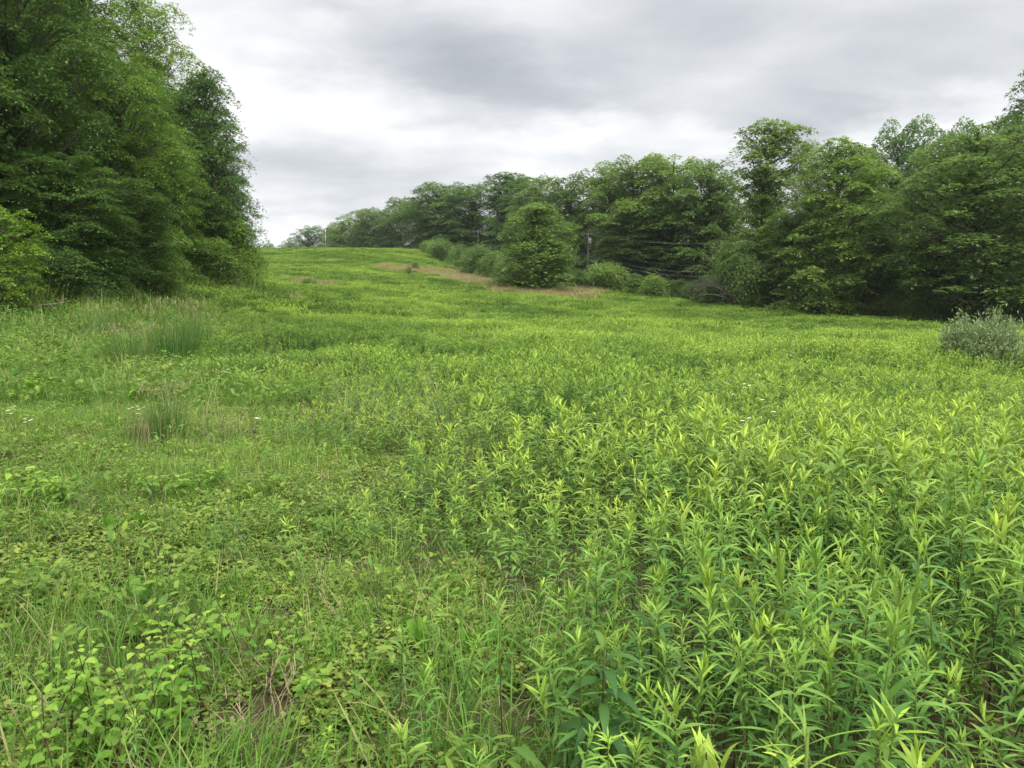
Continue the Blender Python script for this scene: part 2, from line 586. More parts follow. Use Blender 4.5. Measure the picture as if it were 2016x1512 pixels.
# ------------------------------------------------------------------ plant shapes
def goldenrod_geo(rng, H=.85, nl=36, nseg=4, k=3, wide=1., base=(0, 0), leafscale=1.):
    ln = rng.uniform(0, .22)
    ev, dv, yv = rng.normal(0, .18), rng.normal(0, .25), rng.uniform(.45, 1.1)
    la = rng.uniform(0, 6.28)
    s = np.linspace(.26, 1, nl) ** .9
    s = np.concatenate([s, np.linspace(.93, 1.0, max(3, nl // 6))])
    n = len(s)
    off = lambda q: np.stack([base[0] + np.cos(la) * ln * H * q ** 2, base[1] + np.sin(la) * ln * H * q ** 2, H * .97 * q], -1)
    P = off(s)
    az = GOLD * np.arange(n) + rng.normal(0, .35, n)
    L = np.interp(s, [.1, .45, .85, .95, 1], [.09, .14, .135, .10, .065]) * rng.uniform(.75, 1.25, n) * leafscale
    el_ = np.interp(s, [.1, .5, .85, 1], [-.05, .34, .62, 1.12]) + ev + rng.normal(0, .2, n)
    dr = np.interp(s, [.1, .5, .85, 1], [.9, 1.1, 1.0, .45]) + dv + rng.normal(0, .3, n)
    yo = np.clip((s - .55) / .45, 0, 1) ** 1.8 * rng.uniform(.5, 1.0, n) * yv
    tint = np.stack([np.clip(rng.normal(.5, .25, n), 0, 1), yo, 0 * s], -1)
    prof = {4: [.32, .9, 1., .62, .06], 3: [.4, 1., .75, .06], 2: [.5, 1., .08], 1: [1., .25]}[nseg]
    lv = ribbons(P, az, el_, L, L * .14 * wide, dr, nseg, prof, k, .16, tint, rng.normal(0, .22, n))
    q = np.linspace(0, 1, 6)
    st = tube(off(q), np.interp(q, [0, 1], [.0045, .002]), 5)
    stt = np.repeat(np.stack([rng.uniform(.3, .8, 6), np.clip(q * 1.25 - .25, 0, 1), 0 * q], -1), 5, 0)
    stt = np.concatenate([stt, stt[-1:]])
    return lv, (st[0], st[1], stt)


def goldenrod_clump(name, rng, rad, n, H, nl, nseg, wide, k=2, stems=True, ls=1.):
    mb = MB()
    for _ in range(n):
        a, r_ = rng.uniform(0, 6.28), rad * math.sqrt(rng.uniform())
        lv, st = goldenrod_geo(rng, H * rng.uniform(.72, 1.15), nl, nseg, k, wide, (r_ * math.cos(a), r_ * math.sin(a)), ls)
        mb.add(*lv)
        if stems:
            mb.add(*st, mi=1)
    return mb.mesh(name, ['goldenrod', 'stem'])


def disc(rng, n, rad):
    a, r_ = rng.uniform(0, 6.283, n), rad * np.sqrt(rng.uniform(0, 1, n))
    return np.stack([r_ * np.cos(a), r_ * np.sin(a), 0 * a], -1)


def clover_patch(name, rng, n=110, rad=.19):
    mb = MB()
    P = disc(rng, n, rad)
    P[:, 2] = rng.uniform(.01, .13, n) * (1 - .5 * (np.hypot(P[:, 0], P[:, 1]) / rad) ** 2)
    az = rng.uniform(0, 6.28, n)
    sz = rng.uniform(.5, 1.45, n)
    tn = np.stack([rng.uniform(.1, 1, n), np.clip(rng.normal(.15, .3, n), 0, 1), 0 * az], -1)
    til = rng.normal(0, .42, n)
    for q in range(3):
        mb.add(*ribbons(P, az + q * 2.094, til * math.cos(q * 2.1) + .12, .0175 * sz, .0165 * sz, .45, 3, [.28, .92, 1., .35], 2, tint=tn, roll=rng.normal(0, .25, n)))
    return mb.mesh(name, 'clover')


def grass_patch(name, rng, n=70, rad=.16, L=(.10, .26), Wd=.005, mat='grass', dry=.08, el=(1.0, 1.5), seg=4):
    mb = MB()
    P = disc(rng, n, rad)
    Ls = rng.uniform(*L, n)
    tn = np.stack([rng.uniform(0, 1, n), (rng.uniform(0, 1, n) < dry) * rng.uniform(.5, 1, n), 0 * Ls], -1)
    prof = np.interp(np.linspace(0, 1, seg + 1), [0, .4, .8, 1], [.7, 1, .6, .05])
    mb.add(*ribbons(P, rng.uniform(0, 6.28, n), rng.uniform(*el, n), Ls, Wd * rng.uniform(.7, 1.3, n), rng.uniform(.1, 1.7, n), seg, prof, 2, tint=tn))
    return mb.mesh(name, mat)


def forb_patch(name, rng, n=42, rad=.2, H=.22, L=.05, mat='forb', asp=.5):
    mb = MB()
    P = disc(rng, n, rad)
    P[:, 2] = rng.uniform(.1, 1, n) ** .8 * H * (1 - .4 * (np.hypot(P[:, 0], P[:, 1]) / rad) ** 2)
    Ls = L * rng.uniform(.6, 1.4, n)
    tn = np.stack([rng.uniform(0, 1, n), np.clip(rng.normal(.12, .25, n), 0, 1), 0 * Ls], -1)
    mb.add(*ribbons(P, rng.uniform(0, 6.28, n), rng.normal(.35, .35, n), Ls, Ls * asp, rng.uniform(.3, 1.2, n), 3, [.3, 1, .8, .06], 3, tint=tn, roll=rng.normal(0, .4, n)))
    return mb.mesh(name, mat)


def litter_patch(name, rng, n=26, rad=.25):
    mb = MB()
    P = disc(rng, n, rad)
    P[:, 2] = rng.uniform(.005, .05, n)
    L = rng.uniform(.03, .14, n)
    tn = np.stack([rng.uniform(0, 1, n), rng.uniform(0, 1, n), 0 * L], -1)
    mb.add(*ribbons(P, rng.uniform(0, 6.28, n), rng.normal(.1, .35, n), L, .0028, rng.normal(.2, .6, n), 3, [1, 1, .8, .3], 2, tint=tn))
    return mb.mesh(name, 'strawblade')


def shrub_patch(name, rng, n=260, rad=.9, H=.9, L=.11, mat='undergrowth', asp=.55):
    mb = MB()
    P = disc(rng, n, rad)
    rr = np.hypot(P[:, 0], P[:, 1]) / rad
    P[:, 2] = rng.uniform(.15, 1, n) ** .7 * H * (1 - .75 * rr ** 2) * (.75 + .5 * np.sin(P[:, 0] * 5 + 1) * np.sin(P[:, 1] * 4))
    Ls = L * rng.uniform(.6, 1.4, n)
    tn = np.stack([rng.uniform(0, 1, n), np.clip(rng.normal(.1, .25, n), 0, 1), 0 * Ls], -1)
    mb.add(*ribbons(P, rng.uniform(0, 6.28, n), rng.normal(.3, .4, n), Ls, Ls * asp, rng.uniform(.3, 1.2, n), 2, [.35, 1, .1], 2, tint=tn, roll=rng.normal(0, .4, n)))
    return mb.mesh(name, mat)


# ------------------------------------------------------------------ trees
def tree_meshes(name, seed, H, Rr, base, nb, nl, leaf, asp, mat, prof, br=.30, flat=.55, lean=.25, limb=1., trunkr=.22, spray=3, inner=.0, rmin=.45, lobe=1.):
    """trunk with limbs, and a crown of many small leaf faces carried in boughs at the limb ends"""
    rng = np.random.default_rng(seed)
    tm, cm = MB(), MB()
    zq = np.linspace(0, 1, 9)
    wob = np.cumsum(rng.normal(0, .012 * H, (9, 2)), 0)
    wob -= wob[0]
    top = H * .93
    tp = np.concatenate([wob, (zq * top)[:, None]], 1)
    tm.add(*tube(tp, trunkr * np.interp(zq, [0, .05, .5, 1], [1.35, 1, .6, .06]), 8))
    ta = lambda z: np.array([np.interp(z, tp[:, 2], tp[:, 0]), np.interp(z, tp[:, 2], tp[:, 1]), z])
    ph = rng.uniform(0, 6.28, 3)
    for i in range(nb):
        tt = (i + rng.uniform(.1, .9)) / nb
        z = H * (base + (.985 - base) * tt)
        a = GOLD * i + rng.normal(0, .3)
        lob = 1 + lobe * (.16 * math.sin(2 * a + ph[0] + tt * 3) + .12 * math.sin(3 * a + ph[1] - tt * 5))
        rr = Rr * prof(tt) * lob * rng.uniform(rmin, 1.0) ** .6
        bR = Rr * br * rng.uniform(.55, 1.35) * (.65 + .45 * prof(tt))
        rr = max(rr - bR * .5, 0)
        z = min(z, H - bR * flat * .6)
        c0 = ta(min(z, top))
        c = c0 + np.array([math.cos(a) * rr, math.sin(a) * rr, 0])
        c[2] = z
        # limb
        za = max(H * base * .6, z - rr * rng.uniform(.5, .9) - .4)
        p0 = ta(min(za, top))
        q = np.linspace(0, 1, 5)[:, None]
        pm = p0 * .5 + c * .5 + np.array([0, 0, -.1 * rr])
        pts = (1 - q) ** 2 * p0 + 2 * q * (1 - q) * pm + q ** 2 * c
        pts[1:4] += rng.normal(0, .03 * rr + .01, (3, 3))
        tm.add(*tube(pts, limb * (.012 + .013 * rr) * np.linspace(1.2, .3, 5), 5))
        for _ in range(3):
            d = rng.normal(0, 1, 3)
            e = c + d / np.linalg.norm(d) * bR * .8 * np.array([1, 1, .5])
            tm.add(*tube(np.array([pts[3], (pts[3] + e) / 2 + rng.normal(0, .08, 3), e]), limb * np.array([.02, .006, .005]), 4))
        # leaves of the bough: a ragged umbrella of short drooping sprays
        n = int(nl * (bR / (Rr * br)) ** 2)
        d = rng.normal(0, 1, (n, 3))
        d /= np.linalg.norm(d, axis=1)[:, None]
        d[:, 2] = np.where(d[:, 2] < -.12, -d[:, 2], d[:, 2])
        rad = rng.uniform(.25, 1.1, n) ** .45
        bump = 1 + .26 * np.sin(d[:, 0] * 6 + i) * np.sin(d[:, 1] * 5 + 2 * i) + .18 * np.sin(d[:, 2] * 8 + i)
        P = c + d * (rad * bump)[:, None] * np.array([bR, bR, bR * flat])
        hr = np.hypot(P[:, 0] - c[0], P[:, 1] - c[1])
        P[:, 2] -= .42 * hr ** 2 / bR * flat / .55
        out = np.stack([P[:, 0] - c0[0], P[:, 1] - c0[1]], -1)
        lz = np.arctan2(P[:, 1] - c[1], P[:, 0] - c[0]) + rng.normal(0, .7, n)
        bt = rng.normal(0, .20)
        tn = np.stack([np.clip(rng.normal(.5 + bt, .17, n), 0, 1), np.clip(rng.normal(.10, .16, n) + .3 * max(0, bt), 0, 1), 0 * lz], -1)
        Ls = leaf * rng.uniform(.65, 1.35, n)
        e0 = .28 - .60 * np.clip(hr / bR, 0, 1.2) ** 1.5 + rng.normal(0, .30, n)
        if spray <= 1:
            cm.add(*ribbons(P, lz, e0, Ls, Ls * asp, rng.uniform(.2, .9, n), 2, [.3, 1, .08], 2, tint=tn, roll=rng.normal(0, .6, n)))
        else:
            for s in range(spray):
                da = (s - (spray - 1) / 2) * .85
                cm.add(*ribbons(P, lz + da + rng.normal(0, .15, n), e0 + rng.normal(0, .2, n), Ls * (1 - .18 * abs(da)), Ls * asp, rng.uniform(.2, 1.0, n), 1, [1., .15], 2,
                                tint=tn, roll=rng.normal(0, .32, n)))
        if inner > 0:   # sparse leaves along the limb, inside the crown
            ni = int(n * inner)
            w_ = rng.uniform(.1, .72, ni)[:, None]
            P = (1 - w_) * p0 + w_ * c + rng.normal(0, .22 * bR + .1, (ni, 3))
            cm.add(*ribbons(P, rng.uniform(0, 6.28, ni), rng.normal(.1, .4, ni), leaf * rng.uniform(.9, 1.4, ni), leaf * asp * 1.5, .6, 2, [.3, 1, .08], 2,
                            tint=np.stack([rng.uniform(0, .7, ni), 0 * w_[:, 0], 0 * w_[:, 0]], -1), roll=rng.normal(0, .6, ni)))
    return dict(H=H, R=Rr, trunk=tm.mesh(name + '_trunk', 'bark'), crown=cm.mesh(name + '_crown', mat))


def p_ell(q, w=.45):   # rounded crown, widest at w
    return math.sqrt(max(.03, 1 - ((q - w) / (1.06 - w)) ** 2)) if q > w else .78 + .22 * q / w


p_round = lambda q: p_ell(q, .40)
p_dome = lambda q: p_ell(q, .62)
p_cone = lambda q: max(.16, 1.02 - q * .86) ** .85
p_slim = lambda q: p_ell(q, .28)
p_top = lambda q: (.58 + .16 * math.sin(q * 9)) if q < .58 else .50 + .50 * math.sin(math.pi * min(1, (q - .52) / .50))

K = {}
p_skirt = lambda q: 1.06 - .85 * q if q < .3 else .80 * max(.34, 1 - ((q - .3) / .74) ** 2.8)
K['ash'] = tree_meshes('ash', 11, 18, 5.5, .05, 92, 190, .25, .42, 'ash', p_round, .24, .40, spray=3, inner=.5, rmin=.4, limb=1.5)
K['ashbare'] = tree_meshes('ashbare', 31, 18, 5.5, .17, 84, 190, .25, .42, 'ash', p_round, .25, .40, spray=3, inner=.5, rmin=.4, trunkr=.3, limb=1.5)
K['ash2'] = tree_meshes('ash2', 12, 18, 5.5, .04, 92, 190, .25, .42, 'ash', p_dome, .24, .40, spray=3, inner=.5, rmin=.4, limb=1.5)
K['dome'] = tree_meshes('dome', 13, 18, 6, .08, 84, 190, .30, .42, 'ash', p_dome, .25, .45, spray=3, inner=.5, rmin=.35, limb=1.5)
K['round'] = tree_meshes('round', 14, 18, 6, .06, 84, 190, .30, .42, 'ash', p_round, .25, .45, spray=3, inner=.5, rmin=.35, limb=1.5)
K['slim'] = tree_meshes('slim', 15, 20, 4., .08, 84, 150, .27, .42, 'ash', p_top, .29, .42, spray=3, inner=.3, rmin=.3, limb=1.5)
K['vine'] = tree_meshes('vine', 16, 10, 4.4, .01, 95, 160, .22, .46, 'ash', p_skirt, .27, .5, spray=3, inner=.4, rmin=.3, lobe=1.9)
K['airy'] = tree_meshes('airy', 17, 22, 5., .10, 90, 300, .20, .40, 'ash', p_round, .28, .55, spray=3, inner=.3, rmin=.3)
K['maple'] = tree_meshes('maple', 18, 22, 6., .02, 112, 400, .19, .60, 'maple', p_round, .255, .44, spray=2, inner=.4, rmin=.45, limb=1.4)
K['maple2'] = tree_meshes('maple2', 19, 22, 6., .01, 116, 400, .19, .60, 'maple', p_dome, .245, .44, spray=2, inner=.4, rmin=.45, limb=1.4)
K['darkash'] = tree_meshes('darkash', 20, 16, 3.8, .02, 85, 300, .19, .34, 'maple', p_slim, .32, .55, spray=3, inner=.15)
K['sapling'] = tree_meshes('sapling', 21, 5, 1.8, .15, 34, 190, .12, .34, 'maple', p_round, .36, .38, spray=3, inner=.1, trunkr=.06)
K['shrub'] = tree_meshes('shrub', 22, 3, 2.4, .01, 34, 170, .15, .5, 'ash', p_dome, .42, .7, spray=2, inner=.5, trunkr=.06, rmin=.1, lobe=1.8)
K['shrub2'] = tree_meshes('shrub2', 23, 3, 2.4, .01, 30, 180, .15, .5, 'ash', p_round, .44, .75, spray=2, inner=.5, trunkr=.06, rmin=.1, lobe=1.8)
K['nearshrub'] = tree_meshes('nearshrub', 24, 3, 2.2, .01, 40, 330, .11, .5, 'maple', p_dome, .38, .65, spray=2, inner=.4, trunkr=.06, rmin=.1, lobe=1.8)


def plant_tree(kind, px, y, top, wpx, label, col=(1, 1, 1), group=None, cat='tree', name='tree', rz=None, sink=0.):
    k = K[kind]
    x = col_x(px, y)
    z0 = float(hgt(x, y)) - .15 - sink
    Ht = row_z(y, top) - z0
    sx_ = (wpx / 2) * y / 1512 / k['R']
    rz = (px * 12.9898 + y * 7.1) % 6.28 if rz is None else rz
    o = thing(name, label, cat, (x, y, z0), rz, group, (sx_, sx_, Ht / k['H']))
    link('trunk' if cat == 'tree' else 'branches', k['trunk'], o)
    c = link('crown' if cat == 'tree' else 'foliage', k['crown'], o)
    c.color = (*col, 1)
    return o


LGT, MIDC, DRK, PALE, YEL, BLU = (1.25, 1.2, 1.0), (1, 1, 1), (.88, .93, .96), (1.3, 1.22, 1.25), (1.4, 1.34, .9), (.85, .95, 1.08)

# right-hand wood, front
RW = [
    ('ashbare', 1938, 67, 248, 300, MIDC, 'large tree at the right, bare lower trunk showing above the silvery bush'),
    ('ash2', 2050, 72, 118, 230, DRK, 'very tall dark tree cut off by the right picture edge'),
    ('ash', 1640, 77, 272, 225, LGT, 'broad light green tree with forked trunk showing halfway up its crown'),
    ('slim', 1482, 87, 234, 150, LGT, 'tall slender tree whose ragged top rises above the right treeline'),
    ('ash2', 1545, 83, 420, 150, MIDC, 'low leafy tree at the foot of the tall slender tree'),
    ('ash2', 1735, 80, 400, 120, DRK, 'dark low tree in the gap beside the broad light green tree'),
    ('vine', 1842, 73, 455, 130, MIDC, 'short spreading tree at the foot of the large tree with bare trunk'),
    ('dome', 1762, 112, 232, 130, BLU, 'dark round-topped tree standing above the gap in the right wood'),
    ('round', 1690, 100, 292, 130, MIDC, 'mid green tree between the broad light tree and the dark round top'),
    ('airy', 1588, 100, 272, 110, PALE, 'pale feathery tree just behind the tall slender tree'),
    ('round', 1845, 98, 268, 140, DRK, 'dark tree behind the large tree, next to the dark round top'),
    ('dome', 1915, 104, 236, 120, DRK, 'dark tree top peeping over the large tree with bare trunk'),
    ('ash', 2000, 90, 222, 150, DRK, 'dark tree beside the right edge, lower than the very tall one'),
    ('round', 1395, 116, 314, 130, MIDC, 'rounded tree touching the left side of the tall slender tree'),
    ('dome', 1322, 124, 306, 145, LGT, 'light domed tree, highest of the rounded crowns above the sagging wires'),
    ('dome', 1250, 128, 305, 140, MIDC, 'rounded tree right of the pole with the crossarm, broad flat top'),
    ('ash2', 1190, 134, 322, 110, LGT, 'light green tree behind the pole with the crossarm'),
    ('round', 1128, 140, 342, 115, MIDC, 'tree with knobbly crown behind the right shoulder of the loose vine-clad tree'),
    ('airy', 1075, 150, 352, 90, PALE, 'thin pale tree straight above the loose vine-clad tree'),
    ('ash', 1030, 160, 350, 90, BLU, 'bluish tree between the thin pale tree and the spreading dark tree'),
    ('slim', 985, 172, 338, 100, DRK, 'spreading dark tree with gaps of sky in its top'),
    ('round', 935, 188, 362, 110, DRK, 'dark tree behind the middle utility pole'),
    ('dome', 880, 202, 358, 110, DRK, 'dark dense tree, top of the far part of the treeline'),
    ('ash2', 835, 222, 388, 80, MIDC, 'lighter tree behind the third utility pole from the right'),
    ('round', 790, 236, 390, 90, MIDC, 'tree left of the third utility pole, rounded crown'),
    ('dome', 752, 246, 408, 75, MIDC, 'smaller tree on the falling treeline near the hill crest'),
    ('round', 715, 254, 414, 90, LGT, 'tree with spreading crown standing over the hill crest'),
    ('round', 675, 268, 437, 70, MIDC, 'low tree on the crest right of the pale pole'),
    ('dome', 616, 285, 444, 62, DRK, 'dark round tree on the crest left of the pale pole'),
    ('dome', 655, 300, 447, 40, PALE, 'pale treetop peeping over the crest behind the pale pole'),
    ('round', 572, 330, 474, 44, BLU, 'far bluish tree top on the skyline right of the short pole'),
    ('dome', 533, 345, 478, 40, BLU, 'far bluish tree top on the skyline at the short pole'),
    ('ash2', 1275, 121, 395, 150, MIDC, 'lower leafy tree behind the sagging wires, left one of two'),
    ('ash', 1375, 117, 385, 150, MIDC, 'lower leafy tree behind the sagging wires, right one of two'),
]
for i, (kd, px, y, top, w, c, lb) in enumerate(RW):
    plant_tree(kd, px, y, top, w * (1.4 if y > 95 else 1.12), lb, c, 'trees of the right-hand wood')
# deep in the wood, glimpsed through gaps
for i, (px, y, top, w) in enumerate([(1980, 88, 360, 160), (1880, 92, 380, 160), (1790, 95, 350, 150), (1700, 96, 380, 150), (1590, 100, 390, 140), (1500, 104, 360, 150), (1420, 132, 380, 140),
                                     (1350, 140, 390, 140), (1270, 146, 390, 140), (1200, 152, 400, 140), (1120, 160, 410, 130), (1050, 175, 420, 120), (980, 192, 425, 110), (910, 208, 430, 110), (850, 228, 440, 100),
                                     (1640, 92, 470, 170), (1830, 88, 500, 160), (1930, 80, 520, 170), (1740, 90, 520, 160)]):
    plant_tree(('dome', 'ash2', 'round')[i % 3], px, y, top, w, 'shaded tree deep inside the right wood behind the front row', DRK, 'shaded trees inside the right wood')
plant_tree('vine', 1055, 99, 402, 205, 'loose vine-clad tree standing forward of the treeline with a wide leafy skirt', (1.15, 1.15, 1.0))

# left-hand wood
LW = [
    ('darkash', 432, 57, 138, 165, DRK, 'dark tree at the open end of the left wood with narrow top'),
    ('airy', 272, 62, -40, 215, YEL, 'pale airy tree with thin top against the sky in the left wood'),
    ('maple', 376, 58, 168, 185, DRK, 'dark green tree between the airy tree and the dark narrow one'),
    ('maple2', 340, 49, 236, 170, (1.25, 1.22, 1.), 'lighter leafy tree with stepped boughs in front of the airy tree'),
    ('maple', 185, 43, -90, 290, MIDC, 'broad green tree in the middle of the left wood'),
    ('maple2', 268, 42, 120, 190, (1.22, 1.2, 1.), 'bright leafy tree with drooping boughs over the left wood edge'),
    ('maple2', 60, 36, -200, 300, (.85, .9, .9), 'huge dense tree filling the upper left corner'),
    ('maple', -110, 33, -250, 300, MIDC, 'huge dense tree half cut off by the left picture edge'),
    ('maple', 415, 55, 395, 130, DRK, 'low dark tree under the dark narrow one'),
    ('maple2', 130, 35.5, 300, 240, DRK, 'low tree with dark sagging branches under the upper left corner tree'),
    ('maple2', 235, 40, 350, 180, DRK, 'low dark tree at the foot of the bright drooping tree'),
]
for kd, px, y, top, w, c, lb in LW:
    plant_tree(kd, px, y, top, w * 1.1, lb, c, 'trees of the left-hand wood')
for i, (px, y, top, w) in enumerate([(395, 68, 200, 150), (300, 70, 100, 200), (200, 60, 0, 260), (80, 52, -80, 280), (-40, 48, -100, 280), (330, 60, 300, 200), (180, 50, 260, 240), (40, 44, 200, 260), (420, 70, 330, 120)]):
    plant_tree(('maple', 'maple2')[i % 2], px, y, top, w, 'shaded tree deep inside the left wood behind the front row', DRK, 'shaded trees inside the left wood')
plant_tree('sapling', 20, 29, 402, 160, 'bright yellow-green sapling at the left picture edge before the dark wood', (1.45, 1.42, .8))
plant_tree('nearshrub', 470, 56, 440, 110, 'bright bushy shrub closing the open end of the left wood', (1.5, 1.4, 1.), None, 'shrub', 'shrub')
plant_tree('nearshrub', 400, 52, 470, 140, 'leafy shrub under the low dark tree', (1.25, 1.2, 1.), None, 'shrub', 'shrub')
plant_tree('nearshrub', 312, 44, 455, 90, 'lit leafy shrub under the bright drooping tree', (1.3, 1.25, 1.), None, 'shrub', 'shrub')
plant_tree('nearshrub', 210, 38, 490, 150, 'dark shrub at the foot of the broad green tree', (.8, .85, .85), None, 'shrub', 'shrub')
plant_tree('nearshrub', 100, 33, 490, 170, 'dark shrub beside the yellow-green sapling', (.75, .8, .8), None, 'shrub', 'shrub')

# shrubs along the right-hand wood edge
for kd, px, y, top, w, c, lb in [
    ('shrub', 868, 150, 474, 75, MIDC, 'dark round shrub, farthest of those along the wood edge'),
    ('shrub2', 905, 141, 484, 60, MIDC, 'small shrub left of the dense double bush'),
    ('shrub', 842, 160, 476, 40, LGT, 'small pale shrub on the crest right of the field'),
    ('shrub', 945, 122, 486, 95, DRK, 'dense dark bush below the middle utility pole'),
    ('shrub2', 1003, 105, 510, 80, MIDC, 'ragged bush at the left skirt of the loose vine-clad tree'),
    ('shrub2', 968, 114, 500, 85, MIDC, 'bush between the dense dark bush and the loose vine-clad tree'),
    ('shrub2', 1110, 104, 480, 80, DRK, 'leafy bush against the right skirt of the loose vine-clad tree'),
    ('shrub', 1195, 101, 522, 115, LGT, 'bright mounded bush under the pole with the crossarm'),
    ('shrub2', 1150, 103, 545, 70, MIDC, 'small bush left of the bright mounded bush'),
    ('shrub2', 1290, 95, 545, 90, LGT, 'bright bush with pointed sprays under the sagging wires'),
    ('shrub', 1425, 89, 480, 90, MIDC, 'olive shrub above the tangle of dead branches'),
    ('shrub2', 1360, 92, 560, 70, DRK, 'dull dark shrub behind the tangle of dead branches'),
    ('shrub', 1478, 83, 510, 110, MIDC, 'leafy shrub right of the tangle of dead branches'),
    ('shrub', 1590, 79, 520, 130, MIDC, 'shrub under the left boughs of the broad light green tree'),
    ('shrub2', 1725, 76, 590, 110, (1.25, .95, .8), 'low reddish-brown shrub in the gap of the wood edge'),
    ('shrub', 1795, 72, 590, 70, LGT, 'small light shrub beside the reddish-brown one'),
    ('shrub2', 1990, 70, 570, 120, DRK, 'dark shrub behind the silvery bush'),
]:
    plant_tree(kd, px, y, top, w, lb, c, 'shrubs along the right wood edge', 'shrub', 'shrub')


# silvery bush on the right
def silver_bush():
    rng = np.random.default_rng(5)
    y = y0 = 20.5
    x = col_x(1930, y, 1.)
    z = float(hgt(x, y))
    o = thing('silvery_bush', 'rounded grey-green silvery bush standing alone in the field at the right', 'bush', (x, y, z - .05))
    st, lf = MB(), MB()
    for i in range(95):
        a = GOLD * i
        sp = math.sqrt((i + .5) / 95)
        e = R(88 - 72 * sp) + rng.normal(0, .08)
        L = rng.uniform(1.22, 1.45) * (1.0 - .05 * sp)
        q = np.linspace(0, 1, 7)
        d = np.stack([np.cos(e - .5 * q) * math.cos(a), np.cos(e - .5 * q) * math.sin(a), np.sin(e - .5 * q)], -1)
        pts = np.array([math.cos(a) * .15 * sp, math.sin(a) * .15 * sp, 0]) + np.cumsum(d * L / 6, 0) - d[0] * L / 6
        st.add(*tube(pts, np.linspace(.013, .003, 7), 5))
        n = 300
        w = rng.uniform(.08, .96, n) ** .75
        P = np.stack([np.interp(w, q, pts[:, j]) for j in range(3)], -1) + rng.normal(0, .11, (n, 3))
        tn = np.stack([rng.uniform(0, 1, n), np.clip(rng.normal(.25, .3, n) + .25 * (w - .6), 0, 1), 0 * w], -1)
        lf.add(*ribbons(P, a + rng.normal(0, 1.3, n), rng.normal(.5, .5, n), rng.uniform(.07, .12, n), .032, rng.uniform(0, .8, n), 2, [.4, 1, .1], 2, tint=tn, roll=rng.normal(0, .7, n)))
    link('branches', st.mesh('silver_branches', 'bark'), o)
    link('foliage', lf.mesh('silver_foliage', 'silver'), o)
    s = (154 / 2) * y0 / 1512 / 1.3
    o.scale = (s, s, (row_z(y0, 596) - z) / 1.36)


silver_bush()


# ------------------------------------------------------------------ dead branches, fallen branch
def dead_tangle():
    rng = np.random.default_rng(9)
    x, y, z = col_x(1425, 84.5), 84.5, 0
    z = float(hgt(x, y))
    o = thing('dead_branches', 'grey tangle of leafless dead branches arching over at the right wood edge', 'dead branches', (x, y, z))
    tr, tw = MB(), MB()
    for i in range(4):
        a0 = rng.uniform(2.6, 3.5)
        q = np.linspace(0, 1, 8)
        pts = np.stack([2.2 - q * rng.uniform(5, 8), rng.normal(0, .5) + q * rng.normal(0, 1), np.sin(q * 2.3) * rng.uniform(1.8, 3.2)], -1)
        tr.add(*tube(pts, np.linspace(.13, .03, 8), 6))
        for j in range(14):
            k = rng.integers(1, 8)
            d = rng.normal(0, 1, 3)
            d[2] = abs(d[2]) * .8
            L = rng.uniform(.7, 2.2)
            e = pts[k] + d / np.linalg.norm(d) * L
            m = (pts[k] + e) / 2 + rng.normal(0, .2, 3)
            tw.add(*tube([pts[k], m, e], [.035, .006, .008], 4))
            for _ in range(3):
                e2 = m + rng.normal(0, .6, 3)
                tw.add(*tube([m, (m + e2) / 2 + rng.normal(0, .08, 3), e2], [.018, .012, .005], 4))
    link('limb', tr.mesh('dead_limb', 'bark'), o)
    link('twigs', tw.mesh('dead_twigs', 'bark'), o)


dead_tangle()


def fallen():
    rng = np.random.default_rng(2)
    x, y, z = pix(70, 628)
    q = np.linspace(0, 1, 8)
    pts = np.stack([(q - .5) * 2.1, q * .5, .35 + .35 * q + .05 * np.sin(q * 6)], -1)
    o = thing('fallen_branch', 'pale fallen branch lying in the weeds at the left edge of the field', 'branch', (x, y, z))
    link('limb', MB().add(*tube(pts, np.linspace(.04, .015, 8), 7)).mesh('fallen_limb', 'deadwood'), o)
    for k in (2, 4, 6):
        e = pts[k] + np.array([rng.uniform(-.2, .4), rng.uniform(-.3, .3), rng.uniform(.1, .3)])
        link('twig', MB().add(*tube([pts[k], (pts[k] + e) / 2 + .03, e], [.015, .01, .004], 5)).mesh('fallen_twig', 'deadwood'), o)


fallen()


# ------------------------------------------------------------------ utility poles and wires
def pole(px, y, top, label, mat='pole', arm=True, can=False):
    x = col_x(px, y)
    z0 = float(hgt(x, y)) - .3
    Ht = row_z(y, top) - z0
    o = thing('utility_pole', label, 'utility pole', (x, y, z0), R(-32), 'utility poles along the wood')
    q = np.linspace(0, 1, 5)
    link('post', MB().add(*tube(np.stack([0 * q, 0 * q, q * Ht], -1), np.linspace(.15, .10, 5), 10)).mesh('post', mat), o)
    if arm:
        b = MB()
        box(b, (0, .17, Ht - .5), (2.8, .11, .13))
        link('crossarm', b.mesh('crossarm', 'pole', False), o)
        for k in (-1.25, -.55, .55, 1.25):
            b = MB()
            b.add(*tube([(k, .17, Ht - .42), (k, .17, Ht - .36), (k, .17, Ht - .3), (k, .17, Ht - .22)], [.03, .07, .07, .04], 8))
            link('insulator', b.mesh('insulator', 'metal'), o)
    if can:
        b = MB()
        q = np.array([0, .02, .85, .9])
        b.add(*tube(np.stack([0 * q + .32, 0 * q - .1, Ht - 2. + q], -1), [.2, .22, .22, .1], 12))
        link('transformer', b.mesh('transformer', 'metal'), o)
    o['ht'] = Ht
    return o


